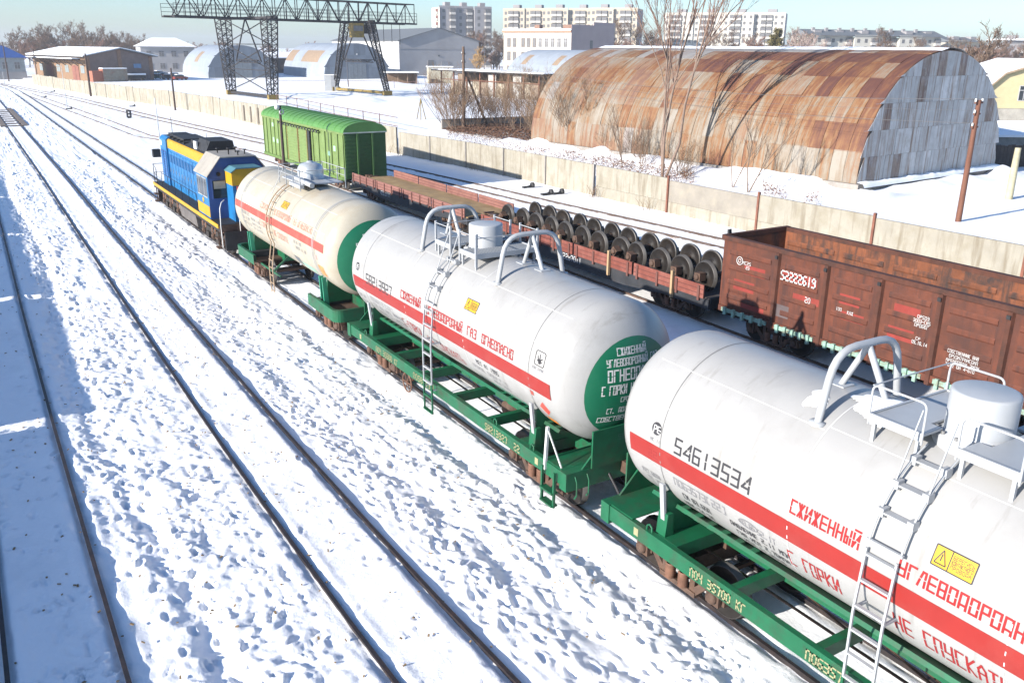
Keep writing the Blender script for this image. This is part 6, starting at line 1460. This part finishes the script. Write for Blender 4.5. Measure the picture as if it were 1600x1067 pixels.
# far trees: wood behind the warehouse, belt behind the hangars and blocks
r = random.Random(31)
for k in range(74):
    px = r.uniform(-30, 235); d = r.uniform(330, 400) if px < 150 else r.uniform(345, 420); q = DP(px, d); tree(r.choice(['far0', 'far1', 'far2', 'far3', 'red0', 'red1', 'red2']), q, 'tall bare tree in the wood behind the brick warehouse', 'bare_tree', sc=r.uniform(.75, 1.22), group='bare trees behind the warehouse')
for k in range(26):
    px = r.uniform(235, 560); q = DP(px, r.uniform(430, 560)); tree(r.choice(['far0', 'red1', 'far2', 'red0']), q, 'bare tree on the skyline beyond the silver hangars', 'bare_tree', sc=r.uniform(.7, 1.1), group='bare trees beyond the silver hangars')
for k in range(95):
    px = r.choice([r.uniform(735, 800), r.uniform(960, 1260), r.uniform(960, 1260), r.uniform(1250, 1620), r.uniform(1380, 1620)]); q = DP(px, r.uniform(235, 330) if px > 900 else r.uniform(300, 400)); tree(r.choice(['red0', 'red1', 'red2', 'far1']), q, 'bare reddish tree in the belt between hangars and apartment blocks', 'bare_tree', sc=r.uniform(.95, 1.3)*(.9 if px > 1250 else 1), group='bare trees before the apartment blocks')
for k, (px, d, s) in enumerate(((1245, 190, .95), (1262, 195, 1.0), (1280, 200, .85), (1330, 300, 1.0))): tree('birch', DP(px, d), 'white-stemmed bare birch beside the brownish pine', 'birch_tree', sc=s, group='birches beside the pine')
for k, (px, d, s) in enumerate(((1540, 120, .95), (1528, 150, .9), (1575, 140, .8), (1592, 130, .75))): tree(['far0', 'red1', 'far2', 'red2'][k], DP(px, d), ['knobbly pollarded bare tree right of the hangar end', 'bare tree behind the hangar shoulder', 'bare garden tree above the yellow house roof', 'small bare garden tree beside the grey block'][k], 'bare_tree', sc=s)
tree('willow', DP(742, 260), 'yellow-twigged willow tree between works hall and office block', 'willow_tree', sc=.9)
# pine
pt, pc = MB(), MB(); r = random.Random(2); pt.tube([(0, 0, 0), (.2, 0, 7), (.1, .2, 14)], [.28, .2, .05], 7)
for k in range(70):
    z = r.uniform(3.5, 14); a = r.uniform(0, 6.28); L = (15.2-z)*.36*r.uniform(.6, 1.1)+.4; e = Vector((L*math.cos(a), L*math.sin(a), z+L*.18)); pc.tube([(0, 0, z), e], [.06, .02], 3, cap=False)
    for j in range(60):
        f = r.uniform(.25, 1.05); c = Vector((0, 0, z)).lerp(e, f)+Vector((r.gauss(0, .25), r.gauss(0, .25), r.gauss(.05, .2))); v1 = Vector((r.gauss(0, 1), r.gauss(0, 1), r.gauss(0, 1))).normalized()*.42; v2 = Vector((r.gauss(0, 1), r.gauss(0, 1), r.gauss(0, 1))).normalized()*.24
        pc.add([c-v1, c+v2, c+v1], [(0, 1, 2)])
q = DP(1212, 205); t = thing('pine_tree', 'brownish green pine tree standing behind the hangar crest', 'tree', (q.x, q.y, 0)); t.scale = (.98,)*3; pt.build('trunk', bark, t); pc.build('crown', needle, t)
# chips and twigs lying on the snow
ch = MB(); r = random.Random(6)
for k in range(900):
    x, y = r.uniform(-1.5, 9.3), r.uniform(7, 55)**1.0; a = r.uniform(0, 6.28); L = r.uniform(.02, .07)*(1.8 if r.random() < .08 else 1); ch.bar((x, y, -.045+.03*(abs(x-5.05) < .7)), (x+L*math.cos(a), y+L*math.sin(a), -.03), .02+.02*r.random(), .015)
tag(ch.build('wood_chips', M('chip_tan', (.22, .15, .08), .9, var=.3)), 'small tan wood chips scattered over the trampled snow', 'chips', kind='stuff')
# dense brown litter heap between the low wall and the fence
lh = MB(); r = random.Random(12)
pa, pb_ = G(690, 206), G(905, 238); qa, qb = G(745, 196), G(885, 200)
for k in range(9000):
    u, v = r.random(), r.random(); c = pa.lerp(pb_, u).lerp(qa.lerp(qb, u), v)
    if c.x < FX(c.y)+.5: continue
    a = r.uniform(0, 6.28); s = r.uniform(.08, .22); z = .30+.35*math.sin(math.pi*u)*math.sin(math.pi*v)+r.uniform(-.05, .1); lh.add([(c.x+s*math.cos(a+b), c.y+s*math.sin(a+b), z+r.uniform(-.06, .06)) for b in (0, 1.8, 3.3, 4.9)], [(0, 1, 2, 3)])
tag(lh.build('litter_heap', leafdry), 'brown heap of dead leaves behind the pale fence below the timber pole', 'litter', kind='stuff')

# ------------------------------------------------------------------ thin winter haze
hz = MB().box(-3060, 3060, -380, 3060, -2.2, 36)
hm = bpy.data.materials.new('haze'); hm.use_nodes = True; nn = hm.node_tree.nodes; nn.remove(nn['Principled BSDF'])
pv = nn.new('ShaderNodeVolumePrincipled'); pv.inputs['Color'].default_value = (.86, .92, 1, 1); pv.inputs['Density'].default_value = .00032; pv.inputs['Anisotropy'].default_value = .2
hm.node_tree.links.new(pv.outputs[0], nn['Material Output'].inputs['Volume'])
ho = hz.build('haze', hm); ho['kind'] = 'stuff'; ho['label'] = 'thin pale winter haze over the rail yard'; ho['category'] = 'haze'
